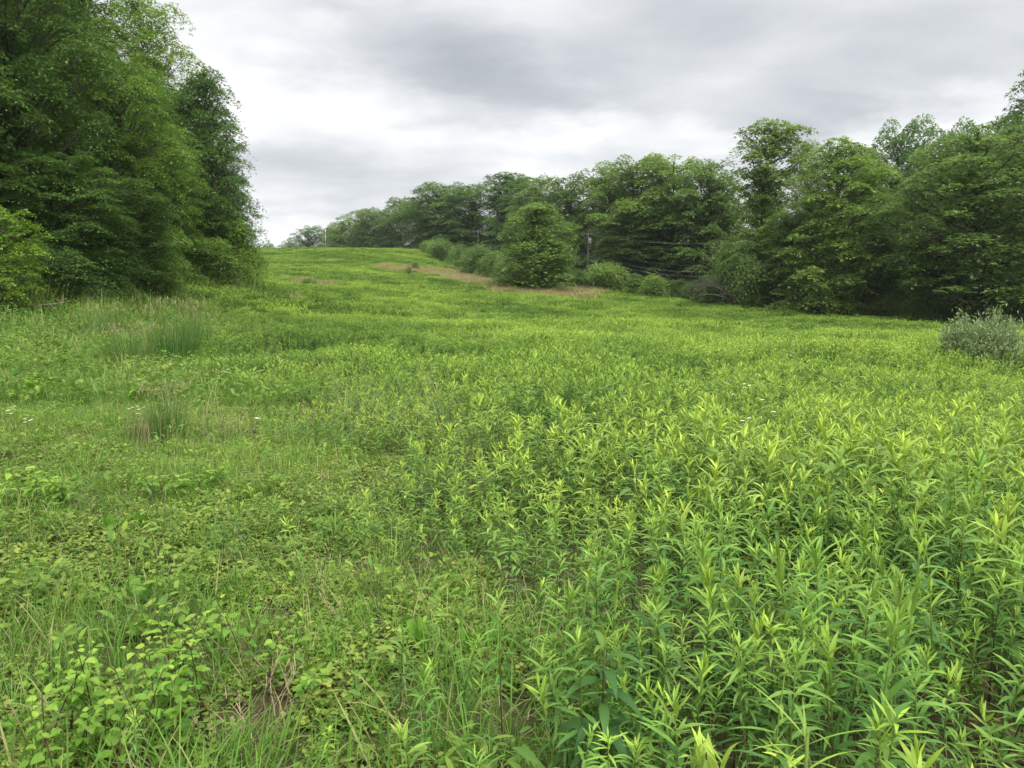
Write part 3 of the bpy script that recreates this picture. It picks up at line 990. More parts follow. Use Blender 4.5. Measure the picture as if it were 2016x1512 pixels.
POLES = [
    pole(1500, 98, 470, 'weathered utility pole swallowed by leaves beside the tall slender tree'),
    pole(1157, 124, 455, 'utility pole with wide crossarm and grey transformer, nearest of the poles', can=True),
    pole(942, 170, 452, 'utility pole with crossarm rising above the dense dark bush'),
    pole(795, 218, 441, 'bare weathered pole before the dark trees near the hill crest', arm=False),
    pole(644, 262, 452, 'pale slender pole standing on the hill crest', 'palepole'),
]
pole(543, 320, 473, 'short pale post far off on the skyline near the left wood', 'palepole', arm=False)


def wires():
    def at(o, k, dz):
        c, s = math.cos(o.rotation_euler.z), math.sin(o.rotation_euler.z)
        return np.array([o.location.x + c * k, o.location.y + s * k, o.location.z + o['ht'] + dz])
    spec = [(-1.25, -.2, .006, .9, 'thin upper wire on the left end of the crossarms'), (-.55, -.2, .006, 1.0, 'thin upper wire beside the pole tops, left'), (1.25, -.2, .006, 1.1, 'thin upper wire on the right end of the crossarms'),
            (0, -2.7, .006, 1.5, 'lone thin wire strung between the crossarm wires and the cables'),
            (.2, -3.6, .012, 1.5, 'uppermost of the thick sagging cables below the wires'), (.2, -4.0, .013, 1.7, 'middle one of the thick sagging cables'), (.2, -4.5, .012, 1.9, 'lowest of the thick sagging cables')]
    for k, dz_, r_, sag, lb in spec:
        mb = MB()
        allp = []
        for a, b in zip(POLES[:-1], POLES[1:]):
            p, q = at(a, k, dz_), at(b, k, dz_)
            s = np.linspace(0, 1, 20)[:, None]
            c = p * (1 - s) + q * s
            c[:, 2] -= sag * 4 * (s * (1 - s))[:, 0]
            allp.append(c if not allp else c[1:])
        mb.add(*tube(np.concatenate(allp), r_, 5))
        tag(link('overhead_wire', mb.mesh('overhead_wire', 'wire')), lb, 'wire', 'overhead wires')


wires()
for o in POLES:
    del o['ht']

# ------------------------------------------------------------------ goldenrod: 300 nearest as things, the rest as one stand
rng = np.random.default_rng(77)
LOD0 = []
for i in range(16):
    lv, st = goldenrod_geo(rng, rng.uniform(.66, .98), int(rng.integers(22, 40)), 4, 3, rng.uniform(.8, 1.2), leafscale=rng.uniform(.8, 1.15))
    LOD0.append((MB().add(*lv).mesh('goldenrod_leaves', 'goldenrod'), MB().add(*st).mesh('goldenrod_stem', 'stem')))


def stand_tone(x, y):
    return np.clip((fbm(x, y, 9., 3) - .5) * 2.3 + (fbm(x, y, 2.2, 8) - .5) * 2.4 + (fbm(x, y, 40, 5) - .5) * .8 - .08, -.95, .75)


gx, gy = jgrid(rng, -14, 16, .75, 15, 76)
hh = hgt(gx, gy)
m = wedge(gx, gy, 1.15, 1.6) & (np.hypot(gx, gy) > 1.4)
edge = (gx - xb(gy)) / (.35 + .06 * gy) + (fbm(gx, gy, 1.3, 4) - .5) * 4.8
keep = (edge > 0) & (rng.uniform(0, 1, len(gx)) < np.clip((fbm(gx, gy, .75, 6) - .22) * 2.8, .12, 1)) | (rng.uniform(0, 1, len(gx)) < np.maximum(.024, .28 * np.exp(np.minimum(edge, 0) * 1.0)))
# the lower middle of the field is thinner
thin = (gx < .42 - .12 * gy) & (gy < 4.5)
keep &= ~thin | (rng.uniform(0, 1, len(gx)) < .30)
m &= keep
gx, gy, hh, edge = gx[m], gy[m], hh[m], edge[m]
gs = rng.uniform(.48, .92, len(gx)) * np.clip(.70 + .10 * edge, .55, 1.0) * np.interp(gy, [1.2, 3.5], [1.12, 1.]) * (.70 + .6 * fbm(gx, gy, 1.8, 12))
clump = np.exp(-(((gx - 1.75) / .75) ** 2 + ((gy - 5.1) / .8) ** 2))
gs *= 1 + .28 * clump
u, v, dep = project(gx, gy, hh + .75 * gs)
u2, v2, _ = project(gx, gy, hh + .3 * gs)
inview = (u > -30) & (u < 2046) & (v < 1500)
order = np.argsort(np.where(inview, dep, 1e9))
near = order[:300]
near = near[inview[near]]
isnear = np.zeros(len(gx), bool)
isnear[near] = True
tn = stand_tone(gx, gy) - .6 * clump
for c_, i in enumerate(near):
    a, b = LOD0[int(rng.integers(0, 16))]
    uu = u[i]
    lb = 'young goldenrod with dark stem, narrow leaves and yellow-green tip in the near stand' if edge[i] > .6 else 'small goldenrod standing among the grass at the thin edge of the near stand'
    o = thing('goldenrod', lb, 'wildflower plant', (gx[i], gy[i], hh[i] - .01), rng.uniform(0, 6.28), 'goldenrods of the near stand' if edge[i] > .6 else 'goldenrods at the edge of the near stand', (gs[i],) * 3, (rng.normal(0, .09), rng.normal(0, .09)))
    link('stem', b, o)
    l_ = link('leaves', a, o)
    q = 1 + .30 * tn[i]
    l_.color = (q * rng.uniform(.94, 1.06), q, q * rng.uniform(.85, 1.15), 1)

L1 = [goldenrod_clump('goldenrod_mid', rng, .02, 1, .84, int(rng.integers(20, 30)), 3, rng.uniform(.95, 1.5), 2, True, rng.uniform(.8, 1.2)) for _ in range(12)]
L2 = [goldenrod_clump('goldenrod_group', rng, .42, 20, .70, 16, 2, 1.5, 2, True, .95) for _ in range(5)]
L3 = [goldenrod_clump('goldenrod_far', rng, .95, 46, .70, 10, 1, 2.2, 2, False, 1.5) for _ in range(5)]
far = ~isnear
X, Y, SC, IDX = [gx[far]], [gy[far]], [gs[far]], [rng.integers(0, 12, far.sum())]


def fieldmask(x, y, margin=1.2):
    e = (x - xb(y)) / (.6 + .05 * y) + (fbm(x, y, 2.5, 4) - .5) * 3.5
    return wedge(x, y, margin, 2) & (e > 0) & (x < xr(y) - .5) & (x > xl(y) + .5), e


x2, y2 = jgrid(rng, -60, 62, 14.6, 46, 5.2)
m2, e2 = fieldmask(x2, y2)
m2 &= rng.uniform(0, 1, len(x2)) < np.clip((fbm(x2, y2, 2., 6) - .2) * 2.6, .25, 1)
x2, y2, e2 = x2[m2], y2[m2], e2[m2]
X.append(x2), Y.append(y2), SC.append(rng.uniform(.8, 1.12, len(x2)) * np.clip(.62 + .12 * e2, .5, .95) * (.6 + .8 * fbm(x2, y2, 3, 12))), IDX.append(12 + rng.integers(0, 5, len(x2)))
x3, y3 = jgrid(rng, -90, 65, 45.5, 178, 1.15)
m3 = wedge(x3, y3, 1.1, 2) & (x3 < xr(y3) - .5) & (x3 > xl(y3) + .5)
m3 &= rng.uniform(0, 1, len(x3)) < .7 + .5 * fbm(x3, y3, 6, 6)
# the strip of brown grass stays free of it
BR = [pix(px, py)[:2] for px, py in ((765, 533), (820, 539), (900, 547), (1000, 562), (1092, 577))]
BR = np.array(BR)


def brown(x, y):   # signed closeness to the strip of brown grass
    best = np.full(len(x), 1e9)
    for (a, b), w in zip(zip(BR[:-1], BR[1:]), (.5, .9, 1.45, 1.85)):
        d = b - a
        s = np.clip(((x - a[0]) * d[0] + (y - a[1]) * d[1]) / (d @ d), 0, 1)
        best = np.minimum(best, np.hypot(x - a[0] - s * d[0], y - a[1] - s * d[1]) / w)
    return best


bd = brown(x3, y3) + (fbm(x3, y3, 5, 21) - .5) * 5
m3 &= (bd > 4.0) | (rng.uniform(0, 1, len(x3)) < .18)
x3, y3 = x3[m3], y3[m3]
X.append(x3), Y.append(y3), SC.append(rng.uniform(.8, 1.2, len(x3)) * (.55 + .6 * fbm(x3, y3, 6, 12))), IDX.append(17 + rng.integers(0, 5, len(x3)))
X, Y, SC, IDX = map(np.concatenate, (X, Y, SC, IDX))
TN = np.clip(stand_tone(X, Y) + rng.normal(0, .13, len(X)), -.8, .8)
SC = SC * (1 - .30 * np.exp(-(((X - 10.2) / 3.5) ** 2 + ((Y - 15.5) / 3.2) ** 2)))
stuff('goldenrod_stand', 'dense green stand of young goldenrod spreading over the field to the hill crest', 'wildflower stand', L1 + L2 + L3, X, Y, SC, TN, rng, .08, -.01, IDX)

# ------------------------------------------------------------------ brown grass strip
RG = [grass_patch('brown_grass_patch', rng, 150, .7, (.65, 1.1), .03, 'redgrass', .35, (1.2, 1.55), 3) for _ in range(3)]
xq, yq = jgrid(rng, -60, 30, 70, 175, 2.4)
bd = brown(xq, yq) + (fbm(xq, yq, 5, 21) - .5) * 5
mq = bd < 4.4
xs, ys = jgrid(rng, -40, -10, 50, 130, .6)
patch = np.zeros(len(xs), bool)
for px, py, rx, ry in ((610, 563, 3.0, 3), (560, 598, 1.5, 1.5), (735, 548, 2.2, 2)):
    cx, cy, _ = pix(px, py)
    patch |= ((xs - cx) / rx) ** 2 + ((ys - cy) / ry) ** 2 + (fbm(xs, ys, 3, 2) - .5) * 2 < 1
xq, yq = np.concatenate([xq[mq], xs[patch]]), np.concatenate([yq[mq], ys[patch]])
stuff('brown_grass', 'strip of tall reddish-brown dry grass crossing the far slope', 'grass', RG, xq, yq, rng.uniform(.8, 1.2, len(xq)), rng.normal(0, .15, len(xq)), rng, .08)

# ------------------------------------------------------------------ low vegetation on the left and under the stand
CL = [clover_patch('clover_patch', rng) for _ in range(5)]
GP = [grass_patch('grass_patch', rng) for _ in range(4)] + [grass_patch('grass_patch', rng, 46, .2, (.2, .42), .006, 'grass', .15) for _ in range(2)]
FP = [forb_patch('forb_patch', rng) for _ in range(3)] + [forb_patch('forb_patch', rng, 36, .2, .3, .07, 'forb', .3) for _ in range(2)]
LP = [litter_patch('litter_patch', rng) for _ in range(3)]


def low(dens, y0, y1, fn, seed):
    x, y = jgrid(rng, -22, 16, y0, y1, dens)
    p = fn(x, y)
    ok = wedge(x, y, 1.15, 1.4) & (np.hypot(x, y) > .5) & (x > xl(y) + .3) & (rng.uniform(0, 1, len(x)) < p)
    return x[ok], y[ok]


left = lambda x, y: np.clip(.8 - (x - xb(y)) / (.9 + .06 * y), 0, 1)
cz = lambda x, y: fbm(x, y, 1.2, 31)
# clover: away from the lower middle where grass takes over
cl_p = lambda x, y: (.05 + .95 * left(x, y)) * np.interp(y, [9, 17], [1, .15]) * np.clip((cz(x, y) - .36) * 4, .10, .85) * np.where((y < 3.1) & (x > -1.3), .35, 1)
x, y = low(46, .8, 17, cl_p, 1)
stuff('clover', 'yellow-green clover and creeping leaves covering the open ground at the left', 'clover', CL, x, y, rng.uniform(.55, 1.05, len(x)), np.clip((fbm(x, y, 2, 41) - .45) * 2, -.5, .6), rng, .12)
gr_p = lambda x, y: (.30 + .70 * left(x, y)) * np.clip(1.3 - (cz(x, y) - .30) * 2.2, .42, 1) * np.where((y < 3.3) & (x > -1.3) & (x < .9), 1.5, 1)
xa, ya = low(30, .8, 13, gr_p, 2)
xb_, yb_ = low(7, 12.5, 40, lambda x, y: .05 + .95 * left(x, y), 3)
x, y = np.concatenate([xa, xb_]), np.concatenate([ya, yb_])
sc = np.concatenate([rng.uniform(.6, 1.15, len(xa)) * np.interp(ya, [2.8, 4.2], [1.05, .78]), rng.uniform(1.0, 1.9, len(xb_))])
stuff('meadow_grass', 'fresh green grass growing at the left and between the goldenrods', 'grass', GP, x, y, sc, np.clip((fbm(x, y, 3, 43) - .5) * 1.8, -.5, .5), rng, .12)
xa, ya = low(9, .8, 13, lambda x, y: (.35 + .4 * left(x, y)) * np.clip(fbm(x, y, .9, 51) * 1.6 - .2, 0, 1), 4)
xb_, yb_ = low(3.2, 12.5, 44, lambda x, y: .06 + .9 * left(x, y), 5)
x, y = np.concatenate([xa, xb_]), np.concatenate([ya, yb_])
sc = np.concatenate([rng.uniform(.7, 1.2, len(xa)), rng.uniform(1.4, 2.4, len(xb_))])
stuff('broadleaf_weeds', 'low mixed broadleaf weeds among the clover and grass', 'weeds', FP, x, y, sc, np.clip((fbm(x, y, 3, 44) - .5) * 1.8, -.5, .5), rng, .12)
x, y = low(16, .8, 13, lambda x, y: .25 + .7 * (fbm(x, y, .8, 61) > .5), 6)
stuff('dry_litter', 'dry straw and dead stalks lying on the bare soil', 'litter', LP, x, y, rng.uniform(.8, 1.5, len(x)), rng.normal(0, .2, len(x)), rng, .15)

MW = [forb_patch('tall_forb_patch', rng, 48, .22, .55, .075, 'forb', .42) for _ in range(3)] + [grass_patch('tall_grass_tuft', rng, 34, .10, (.45, .8), .007, 'grass', .2, (1.15, 1.5), 4) for _ in range(2)] + [forb_patch('dark_forb_patch', rng, 40, .2, .6, .10, 'tallweed', .3)]
x, y = low(3.2, 3.6, 30, lambda x, y: np.clip((x - xb(y)) / 1.0, 0, 1) * np.clip((fbm(x, y, 1.6, 97) - .40) * 4, 0, 1), 7)
stuff('mixed_weeds', 'other leafy weeds and grass tufts mixed into the goldenrod stand', 'weeds', MW, x, y, rng.uniform(.7, 1.15, len(x)), np.clip(rng.normal(-.1, .25, len(x)), -.6, .4), rng, .12)
DP = [grass_patch('dry_stalk_patch', rng, 34, .35, (.35, .8), .006, 'strawblade', .5, (1.1, 1.55), 3) for _ in range(3)]
x, y = jgrid(rng, -26, 40, 5, 75, 1.6)
ok = wedge(x, y, 1.12, 2) & (x < xr(y) - 2) & (x > xl(y) + 2) & (fbm(x, y, 4.5, 95) + .10 * (np.abs(x - xb(y)) < 2.5) > .70)
x, y = x[ok], y[ok]
stuff('dry_stalks', 'thin brown dry stalks thickening in patches of the green field', 'dry stalks', DP, x, y, rng.uniform(.7, 1.15, len(x)), rng.normal(-.3, .2, len(x)), rng, .15)

# ------------------------------------------------------------------ undergrowth under both woods
UG = [shrub_patch('undergrowth_patch', rng) for _ in range(4)]
x, y = jgrid(rng, -60, 75, 16, 185, 1.0)
inl = (x < xl(y) + 1.2) & (y < 70) & (x > xl(y) - 9)
inr = (x > xr(y) - .8) & (x < xr(y) + 14)
ok = wedge(x, y, 1.12, 2) & (inl | inr)
x, y = x[ok], y[ok]
e = np.where(y < 70, np.where(x < -10, xl(y) - x, x - xr(y)), x - xr(y))
stuff('undergrowth', 'dim leafy undergrowth along the feet of both woods', 'undergrowth', UG, x, y, rng.uniform(.7, 1.3, len(x)), np.clip((fbm(x, y, 4, 71) - .5) * 2, -.6, .5), rng, .1)
# rank weeds between the left wood and the low grass
BRM = [shrub_patch('bramble_patch', rng, 190, .7, .55, .07, 'undergrowth', .5) for _ in range(3)] + [grass_patch('tall_grass_patch', rng, 90, .5, (.5, .9), .012, 'grass', .3, (1.1, 1.5), 3)]
x, y = jgrid(rng, -26, -8, 15, 62, 1.6)
lim = np.interp(y, [15, 20, 30, 45, 60], [-8.5, -11, -13.5, -16.5, -18.5])
ok = wedge(x, y, 1.12, 2) & (x < lim + (fbm(x, y, 3, 81) - .5) * 5) & (x > xl(y) - 1)
x, y = x[ok], y[ok]
stuff('rank_weeds', 'rank weeds and brambles before the left wood', 'weeds', BRM, x, y, rng.uniform(.7, 1.2, len(x)) * np.interp(xl(y) - x, [-9, 0], [.65, 2.0]), np.clip((fbm(x, y, 4, 91) - .45) * 2, -.5, .6), rng, .1)

x, y = jgrid(rng, -20, 60, 45, 160, 1.0)
ok = wedge(x, y, 1.12, 2) & (x > xr(y) - 3.2 + (fbm(x, y, 4, 83) - .5) * 5) & (x < xr(y) + 1)
x, y = x[ok], y[ok]
stuff('edge_weeds', 'dull green weeds between the field and the right wood', 'weeds', BRM, x, y, rng.uniform(.8, 1.9, len(x)), np.clip((fbm(x, y, 4, 92) - .4) * 2, -.4, .7), rng, .1)


# ------------------------------------------------------------------ tall grass tussocks
def tussock(px, py, hpx, wpx, label, seed, n=240):
    rng = np.random.default_rng(seed)
    x, y, z = pix(px, py)
    H, Wd = hpx * y / 1512, wpx * y / 1512
    o = thing('grass_tussock', label, 'grass tussock', (x, y, z - .02), 0, 'dark grass tussocks at the left')
    P = disc(rng, n, Wd * .30)
    L = H * rng.uniform(.45, 1.02, n)
    th = max(.0045, .0011 * y ** .8)
    az_ = np.arctan2(P[:, 1], P[:, 0]) + rng.normal(0, .8, n)
    tn = np.stack([rng.uniform(0, 1, n), (rng.uniform(0, 1, n) < .1) * .6, 0 * L], -1)
    link('blades', MB().add(*ribbons(P, az_, rng.normal(1.36, .10, n), L, th, rng.uniform(0, .45, n), 4, [.8, 1, .8, .5, .1], 2, tint=tn)).mesh('tussock_blades', 'rush'), o)
    mb = MB()
    n2 = n // 5
    P = disc(rng, n2, Wd * .28)
    az_ = np.arctan2(P[:, 1], P[:, 0]) + rng.normal(0, .8, n2)
    L = H * rng.uniform(.85, 1.1, n2)
    tn = np.stack([rng.uniform(0, 1, n2), 0 * L + .35, 0 * L], -1)
    mb.add(*ribbons(P, az_, rng.normal(1.42, .07, n2), L, th * .6, rng.uniform(0, .25, n2), 4, [1, 1, 1, .9, .7], 2, tint=tn))
    tip = mb.v[-1].reshape(n2, 5, 2, 3)[:, -1].mean(1)
    mh = MB()
    for q in range(5):
        mh.add(*ribbons(tip - np.array([0, 0, .02 * q * H]), rng.uniform(0, 6.28, n2), 1.1, H * .06, th * 1.3, .5, 2, [.5, 1, .3], 2, tint=np.tile((.5, .9, 0), (n2, 1))))
    link('stalks', mb.mesh('tussock_stalks', 'rush'), o)
    link('seed_heads', mh.mesh('tussock_seed_heads', 'rush'), o)


tussock(330, 878, 130, 105, 'upright dark tussock of thin grass alone in the low weeds, nearest of its kind', 1, 230)
tussock(345, 716, 120, 150, 'largest dark tussock with feathery stalks before the left wood', 2, 380)
tussock(258, 728, 90, 130, 'spreading dark tussock left of the largest one', 3, 280)
tussock(395, 688, 70, 90, 'small tussock behind the right side of the largest one', 4, 160)
tussock(210, 672, 70, 120, 'loose tussock with brownish seed stalks farthest left', 5, 200)
tussock(922, 580, 18, 48, 'small dark patch of tall grass far out in the middle of the field', 6, 140)
tussock(262, 872, 50, 60, 'short tuft of grass left of the upright dark tussock', 7, 90)


# ------------------------------------------------------------------ tall dark weeds standing out of the stand
def tall_weed(px, py, H, label, seed, wide=1., col=(1, 1, 1), nl=34, top=True):
    rng = np.random.default_rng(seed)
    x, y, z = px, py, float(hgt(px, py))
    o = thing('tall_weed', label, 'weed', (x, y, z), rng.uniform(0, 6.28), 'tall dark weeds', (1, 1, 1), (rng.normal(0, .04), rng.normal(0, .04)))
    s = np.linspace(.28, 1, nl)
    az_ = GOLD * np.arange(nl) + rng.normal(0, .2, nl)
    L = np.interp(s, [.28, .6, .9, 1], [.14, .19, .15, .06]) * rng.uniform(.85, 1.15, nl)
    el_ = np.interp(s, [.28, .7, .92, 1], [.0, .25, .7, 1.35]) + rng.normal(0, .12, nl)
    dr = np.interp(s, [.28, .7, .92, 1], [1.3, 1.7, 1.5, .4]) + rng.normal(0, .2, nl)
    tn = np.stack([rng.uniform(0, 1, nl), np.clip((s - .86) / .14, 0, 1) ** 1.4, 0 * s], -1)
    P = np.stack([0 * s, 0 * s, s * H], -1)
    link('leaves', MB().add(*ribbons(P, az_, el_, L, L * .165 * wide, dr, 6, [.2, .7, 1, .95, .7, .4, .04], 3, .22, tn, rng.normal(0, .2, nl))).mesh('weed_leaves', 'tallweed'), o).color = (*col, 1)
    q = np.linspace(0, 1, 5)
    st = np.repeat(np.stack([0 * q + .3, q ** 3 * .6, 0 * q], -1), 6, 0)
    v, f = tube(np.stack([0 * q, 0 * q, q * H], -1), np.linspace(.006, .003, 5), 6)
    link('stem', MB().add(v, f, np.concatenate([st, st[-1:]])).mesh('weed_stem', 'stem'), o)


def by_top(px, toprow, y):   # a plant whose top shows at this spot, at distance y
    x = col_x(px, y, row_z(y, toprow))
    return x, y, row_z(y, toprow) - float(hgt(x, y))


for i, (px, tr, y, lb, w) in enumerate([
    (1180, 1245, 2.25, 'tall weed with broad drooping dark leaves, nearest in the middle of the picture', 1.15),
    (1800, 1085, 2.75, 'tall dark weed with leaves hanging straight down, at the right', 1.0),
    (1888, 1030, 3.4, 'dark-stemmed weed just behind the one with hanging leaves', .9),
    (1290, 1195, 2.6, 'dark weed with broad leaves right of the nearest one', 1.0),
    (1505, 905, 5.2, 'bushy dark weed rising from the middle of the stand', 1.1),
    (1560, 930, 5.0, 'dark weed beside the bushy one in the middle of the stand', 1.0),
    (1445, 940, 5.1, 'dark weed on the left flank of the bushy one', 1.0),
    (1450, 1160, 2.9, 'dark weed with long arching leaves in the right foreground', .8),
]):
    x, y, H = by_top(px, tr, y)
    tall_weed(x, y, max(.55, min(1.25, H)), lb, 30 + i, w)

# ------------------------------------------------------------------ pale rosette goldenrod seen from above, lower right
rng = np.random.default_rng(123)
x, y, H = by_top(1590, 1435, 1.55)
o = thing('goldenrod', 'pale goldenrod with a star of long leaves seen from above at the lower right', 'wildflower plant', (x, y, float(hgt(x, y))))
n = 16
az_ = np.arange(n) * 2.4
tnn = np.stack([0 * az_ + 1, rng.uniform(.25, .6, n), 0 * az_], -1)
link('leaves', MB().add(*ribbons(np.stack([0 * az_, 0 * az_, H - .012 * (n - np.arange(n))], -1), az_, np.linspace(.15, .6, n), rng.uniform(.13, .2, n), .006, np.linspace(.9, .5, n), 5, [.3, .8, 1, .8, .45, .05], 3, .2, tnn)).mesh('rosette_leaves', 'goldenrod'), o)
q = np.linspace(0, 1, 4)
link('stem', MB().add(*tube(np.stack([0 * q, 0 * q, q * H], -1), .004, 6), tint=np.tile((.5, .9, 0), (25, 1))).mesh('rosette_stem', 'stem'), o)


# ------------------------------------------------------------------ broad-leaved seedlings, docks
def seedling(px, py, H, label, seed, nst=3, leaf=.07, col=(1, 1, 1), young=.35):
    rng = np.random.default_rng(seed)
    x, y, z = pix(px, py)
    o = thing('leafy_seedling', label, 'seedling', (x, y, z), 0, 'broad-leaved seedlings')
    st, lf = MB(), MB()
    for i in range(nst):
        a = rng.uniform(0, 6.28)
        ln = rng.uniform(.05, .6)
        h = H * rng.uniform(.65, 1.05)
        q = np.linspace(0, 1, 6)
        pts = np.stack([np.cos(a) * ln * h * q ** 1.5, np.sin(a) * ln * h * q ** 1.5, h * q * (1 - .1 * ln * q)], -1) + np.array([*(rng.normal(0, .018 * nst, 2)), 0])
        st.add(*tube(pts, np.linspace(.003, .0015, 6), 5))
        n = int(rng.integers(14, 21))
        s = np.linspace(.3, 1, n)
        P = np.stack([np.interp(s, q, pts[:, j]) for j in range(3)], -1)
        lz = np.arange(n) * (math.pi / 2 + .2) + (np.arange(n) % 2) * math.pi + rng.normal(0, .3, n)
        L = leaf * np.interp(s, [.3, .6, 1], [.8, 1.15, .6]) * rng.uniform(.7, 1.3, n)
        tn = np.stack([rng.uniform(.2, 1, n), np.clip((s - .35) * 1.3, 0, 1) * rng.uniform(.3, 1.1, n) + young * .3, 0 * s], -1)
        # short stalk then blade
        pe = P + np.stack([np.cos(lz), np.sin(lz), 0 * lz + .5], -1) * .02
        lf.add(*ribbons(pe, lz, rng.normal(.35, .3, n), L, L * .66, rng.uniform(.6, 1.5, n), 5, [.35, .95, 1, .75, .4, .04], 3, .2, tn, rng.normal(0, .25, n)))
    link('stems', st.mesh('seedling_stems', 'stem'), o)
    link('leaves', lf.mesh('seedling_leaves', 'seedling'), o).color = (*col, 1)


for i, (px, py, H, lb, ns, lf) in enumerate([
    (300, 1455, .46, 'large pale green leafy seedling clump in the lower left, nearest its middle', 11, .044),
    (235, 1505, .34, 'leafy seedling with heart-shaped leaves in front of the large clump', 7, .044),
    (425, 1400, .40, 'leafy seedling with dark stem right of the large clump', 8, .048),
    (420, 1290, .20, 'small bright seedling above the dark-stemmed one', 4, .045),
    (60, 1530, .30, 'yellow-green leafy seedlings in the lower left corner', 9, .044),
    (100, 1390, .14, 'small yellow seedling above the lower left corner', 3, .04),
    (285, 1255, .16, 'two-leaved bright seedling behind the large clump', 1, .06),
    (100, 1010, .34, 'dark leafy seedling at the left edge beyond the clover', 4, .08),
    (40, 1000, .30, 'dark leafy plant farthest left beyond the clover', 4, .08),
    (330, 990, .26, 'leafy seedling below the upright dark tussock', 3, .08),
    (420, 975, .26, 'leafy seedling right below the upright dark tussock', 3, .07),
    (275, 800, .5, 'dark broad weed between the two groups of tussocks', 5, .12),
    (85, 790, .5, 'dark broad weed at the left edge beside white fleabane', 5, .12),
]):
    seedling(px, py, H, lb, 60 + i, ns, lf)


def dock(px, py, label, seed):
    rng = np.random.default_rng(seed)
    x, y, z = pix(px, py)
    o = thing('dock_plant', label, 'weed', (x, y, z), 0, 'upright dock plants')
    n = 6
    L = rng.uniform(.12, .2, n)
    tn = np.stack([rng.uniform(.2, .8, n), 0 * L + .15, 0 * L], -1)
    link('leaves', MB().add(*ribbons(disc(rng, n, .03), rng.uniform(0, 6.28, n), rng.uniform(1.0, 1.5, n), L, L * .33, rng.uniform(.1, .6, n), 6, [.15, .35, .8, 1, 1, .75, .2], 3, .12, tn)).mesh('dock_leaves', 'seedling'), o)


for i, (px, py, lb) in enumerate([(935, 1300, 'upright dock leaves at the thin edge of the stand, rightmost of these'), (835, 1295, 'upright dock leaves left of the rightmost pair'), (985, 1285, 'single rounded dock leaf under the goldenrods'),
                                  (270, 1195, 'broad dock leaf standing out of the clover'), (225, 1060, 'dock leaf in the clover below the dark seedlings'), (285, 1045, 'dock leaf between thin stalks in the clover')]):
    dock(px, py, lb, 90 + i)


# ------------------------------------------------------------------ dead stalks
def stalk(px, py, H, lean, label, seed, head=False, n=1, mat='darktwig', r0=.0026):
    rng = np.random.default_rng(seed)
    x, y, z = pix(px, py)
    o = thing('dead_stalk', label, 'dead stalk', (x, y, z), 0, 'dead stalks in the low weeds')
    mb = MB()
    tip = None
    for i in range(n):
        q = np.linspace(0, 1, 7)
        l2 = lean + (rng.normal(0, .18) if n > 1 else 0)
        ly = rng.normal(0, .12)
        h = H * (1 if i == 0 else rng.uniform(.6, 1))
        b = np.array([0, 0, 0]) if i == 0 else np.append(rng.normal(0, .03, 2), 0)
        pts = b + np.stack([l2 * h * q + .02 * np.sin(q * 5 + i), ly * h * q, h * q], -1)
        mb.add(*tube(pts, np.linspace(r0, r0 * .45, 7), 5))
        if i == 0:
            tip = pts[-1]
        for k in (3, 4, 5):
            if rng.uniform() < .7:
                d = np.array([rng.normal(0, .6), rng.normal(0, .6), 1]) * rng.uniform(.03, .1)
                mb.add(*tube([pts[k], pts[k] + d * .5, pts[k] + d], [r0 * .5, r0 * .4, r0 * .25], 4))
    link('stalks', mb.mesh('stalk', mat), o)
    if head:
        hb = MB()
        for k in range(26):
            a, e = GOLD * k, .45 + .9 * (k / 26)
            d = np.array([math.cos(a) * math.cos(e), math.sin(a) * math.cos(e), math.sin(e)]) * .032
            hb.add(*tube([tip, tip + d * .55 + np.array([0, 0, -.006]), tip + d * np.array([.8, .8, 1.1])], [.0009, .0008, .0014], 4))
        link('seed_head', hb.mesh('stalk_head', 'darktwig'), o)


for i, (px, py, H, ln, lb, hd, n, mt) in enumerate([
    (525, 1010, .62, -.10, 'tall dead stalk topped with a curled dry seed head', True, 1, 'darktwig'),
    (448, 1140, .55, .03, 'straight thin dead stalk standing in the clover', False, 1, 'darktwig'),
    (590, 1225, .42, .16, 'cluster of dark dead stalks in the middle of the clover', False, 5, 'darktwig'),
    (560, 1190, .62, -.55, 'long dead stalk leaning far to the left over the clover', False, 1, 'darktwig'),
    (500, 1130, .45, -.35, 'short leaning dead stalk beside the long one', False, 1, 'darktwig'),
    (215, 1110, .35, .25, 'thin bent dead stalk in the clover at the left', False, 2, 'darktwig'),
    (320, 1050, .45, -.08, 'thin dead stalk below the upright dark tussock', False, 2, 'darktwig'),
    (280, 1030, .45, .3, 'slanting dead stalk left of the upright dark tussock', False, 2, 'darktwig'),
    (560, 1400, .28, .1, 'pale broken straw stalks in the lower left middle', False, 6, 'straw'),
    (590, 1440, .46, -.75, 'dark dead stalks slanting across the pale straw', False, 3, 'darktwig'),
    (300, 1560, .55, -.12, 'bent dead stalk rising through the large seedling clump', False, 1, 'darktwig'),
    (745, 1260, .40, .05, 'thin dead stalk at the thin edge of the stand', False, 3, 'darktwig'),
    (850, 1215, .32, -.3, 'leaning dry stalks before the goldenrods', False, 3, 'darktwig'),
    (158, 820, .5, .02, 'reddish dead stalk among the weeds left of the tussocks', False, 3, 'darktwig'),
    (600, 790, .45, .5, 'dry brown stalks tangled at the edge of the stand', False, 8, 'darktwig'),
    (815, 1030, .40, .2, 'brown dead stalks on bare soil beside the stand', False, 7, 'darktwig'),
    (680, 1240, .30, -.5, 'grey stalks lying over the clover', False, 4, 'straw'),
]):
    stalk(px, py, H, ln, lb, 200 + i, hd, n, mt)


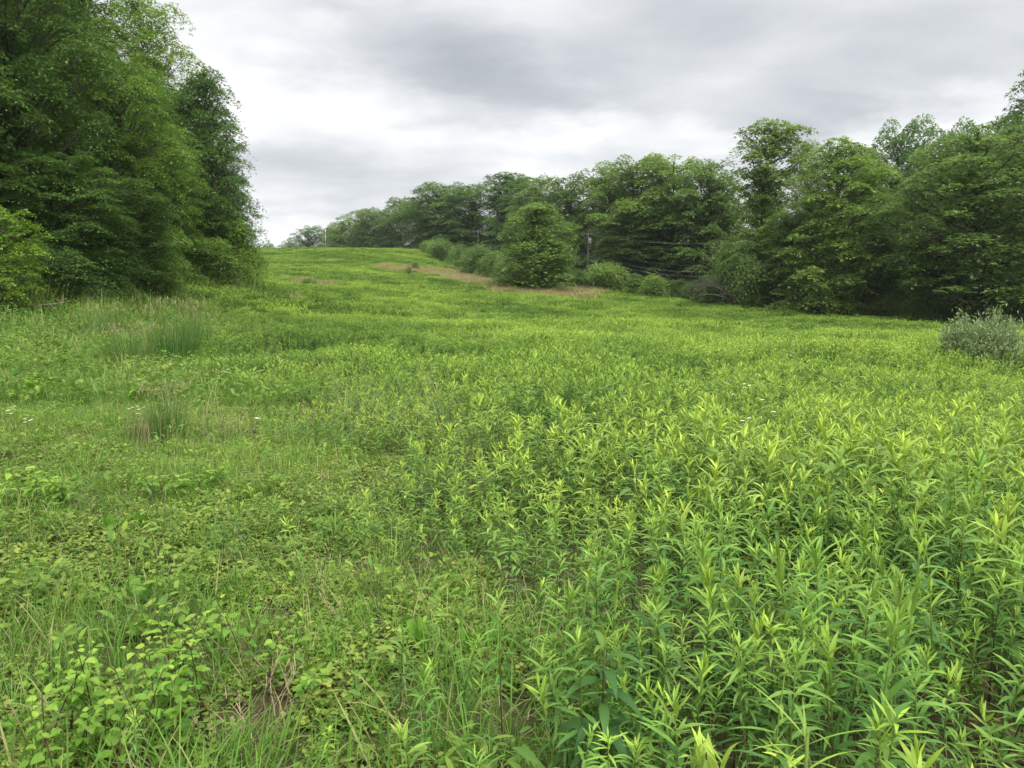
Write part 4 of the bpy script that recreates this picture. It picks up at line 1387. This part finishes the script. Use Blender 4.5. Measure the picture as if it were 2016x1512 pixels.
# ------------------------------------------------------------------ white fleabane
def fleabane(px, py, H, label, seed, nh=4, scale=1.):
    rng = np.random.default_rng(seed)
    x, y, z = pix(px, py)
    o = thing('fleabane', label, 'wildflower', (x, y, z), 0, 'white fleabane flowers', (scale,) * 3)
    st, lf = MB(), MB()
    for i in range(nh):
        a, ln = rng.uniform(0, 6.28), rng.uniform(.05, .3)
        h = H / scale * rng.uniform(.8, 1.05)
        q = np.linspace(0, 1, 5)
        pts = np.stack([math.cos(a) * ln * h * q ** 2, math.sin(a) * ln * h * q ** 2, h * q], -1)
        st.add(*tube(pts, .0018, 4), tint=np.tile((.5, .8, 0), (21, 1)))
        n = 5
        s = np.linspace(.2, .8, n)
        lf.add(*ribbons(np.stack([np.interp(s, q, pts[:, j]) for j in range(3)], -1), rng.uniform(0, 6.28, n), .8, .05, .011, .6, 2, [.5, 1, .1], 2))
        m_ = 14
        az_ = np.arange(m_) / m_ * 6.283
        P = pts[-1] + np.stack([np.cos(az_), np.sin(az_), 0 * az_], -1) * .004
        hd = MB()
        hd.add(*ribbons(P, az_, .25, .013, .0065, .3, 1, [.8, 1.], 2))
        f = link('flower_head', hd.mesh('fleabane_petals', 'petal'), o)
        dsk = MB()
        dsk.add(*tube([pts[-1] - (0, 0, .003), pts[-1] + (0, 0, .001), pts[-1] + (0, 0, .003)], [.004, .006, .003], 8))
        link('disc', dsk.mesh('fleabane_disc', 'yellow'), f)
    link('stems', st.mesh('fleabane_stems', 'stem'), o)
    link('leaves', lf.mesh('fleabane_leaves', 'forb'), o)


for i, (px, py, y_, lb, nh) in enumerate([
    (30, 870, .42, 'white fleabane at the left edge below the dark broad weed', 5), (55, 880, .36, 'white fleabane just right of the left-edge one', 4),
    (270, 860, .36, 'pinkish-white fleabane left of the upright dark tussock', 6),
    (425, 770, .42, 'white fleabane left in the small group between tussock and stand', 5), (450, 765, .44, 'white fleabane right in the small group between tussock and stand', 6), (410, 785, .36, 'low fleabane in front of the small group beside the stand', 4),
    (190, 620, .8, 'white flowers at the edge of the left wood, left of a pair', 8), (210, 622, .8, 'white flowers at the edge of the left wood, right of a pair', 8),
    (75, 725, .55, 'fleabane left of the loose tussock, nearest the edge', 5), (22, 735, .5, 'fleabane at the left picture edge far out', 3), (100, 730, .5, 'fleabane just right of the one near the left edge', 4), (145, 712, .55, 'fleabane before the loose tussock', 5), (190, 695, .6, 'fleabane under the loose tussock, taller', 4),
    (510, 675, .6, 'lone fleabane in the stand right of the tussocks', 4), (390, 705, .5, 'lone fleabane at the right foot of the largest tussock', 3), (510, 880, .4, 'lone fleabane beside the curled dry seed head', 3),
    (1450, 925, .86, 'white fleabane flowering tall in the middle of the stand', 5), (1472, 995, .86, 'white fleabane below the tall one in the stand', 4), (965, 712, .75, 'far white fleabane in the middle of the field', 4), (905, 690, .7, 'farthest white fleabane in the middle of the field', 4),
]):
    fleabane(px, py, y_, lb, 300 + i, nh, 1.0)

# ------------------------------------------------------------------ small dark saplings out on the slope
for px, y, top, w, lb in [(573, 83, 567, 9, 'tiny dark sapling beside the reddish patch on the near slope'), (806, 115, 524, 10, 'tiny dark sapling above the brown grass strip'), (818, 125, 516, 14, 'low dark tuft behind the sapling above the brown strip'),
                          (678, 140, 507, 8, 'tiny sapling far up the hill, single and thin'), (595, 155, 500, 8, 'tiny dark sapling near the crest left'), (756, 152, 495, 7, 'tiny sapling near the crest right')]:
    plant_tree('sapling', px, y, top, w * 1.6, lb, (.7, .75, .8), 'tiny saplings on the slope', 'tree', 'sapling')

for px, y, top, w, lb in [(925, 128, 490, 30, 'slim sapling between the small bush and the dense dark bush'), (1140, 101, 530, 30, 'slim sapling left of the bright mounded bush'),
                          (1250, 97, 538, 34, 'slim sapling right of the bright mounded bush'), (1335, 94, 548, 36, 'slim sapling right of the bush with pointed sprays'), (1392, 88, 540, 44, 'leafy sapling before the tangle of dead branches'),
                          (1660, 77, 572, 60, 'sapling under the broad light green tree'), (1775, 73, 582, 50, 'sapling beside the small light shrub')]:
    plant_tree('sapling', px, y, top, w * 1.3, lb, (1, 1, 1), 'saplings along the right wood edge', 'tree', 'sapling')


# ------------------------------------------------------------------ moist air
def haze():
    mb = MB()
    box(mb, (0, 150, 27), (1640, 1540, 86))
    o = link('haze', mb.mesh('haze', 'soil', False))
    m = bpy.data.materials.new('moist_air')
    m.use_nodes = True
    t = NT(m.node_tree)
    pv = t.n('ShaderNodeVolumePrincipled')
    pv.inputs['Color'].default_value = (.86, .90, .95, 1)
    pv.inputs['Density'].default_value = .00012
    mo = t.n('ShaderNodeOutputMaterial')
    t.put(mo.inputs['Volume'], pv.outputs[0])
    o.data.materials[0] = m
    tag(o, 'thin moist air veiling the far trees', 'haze', kind='stuff')


haze()
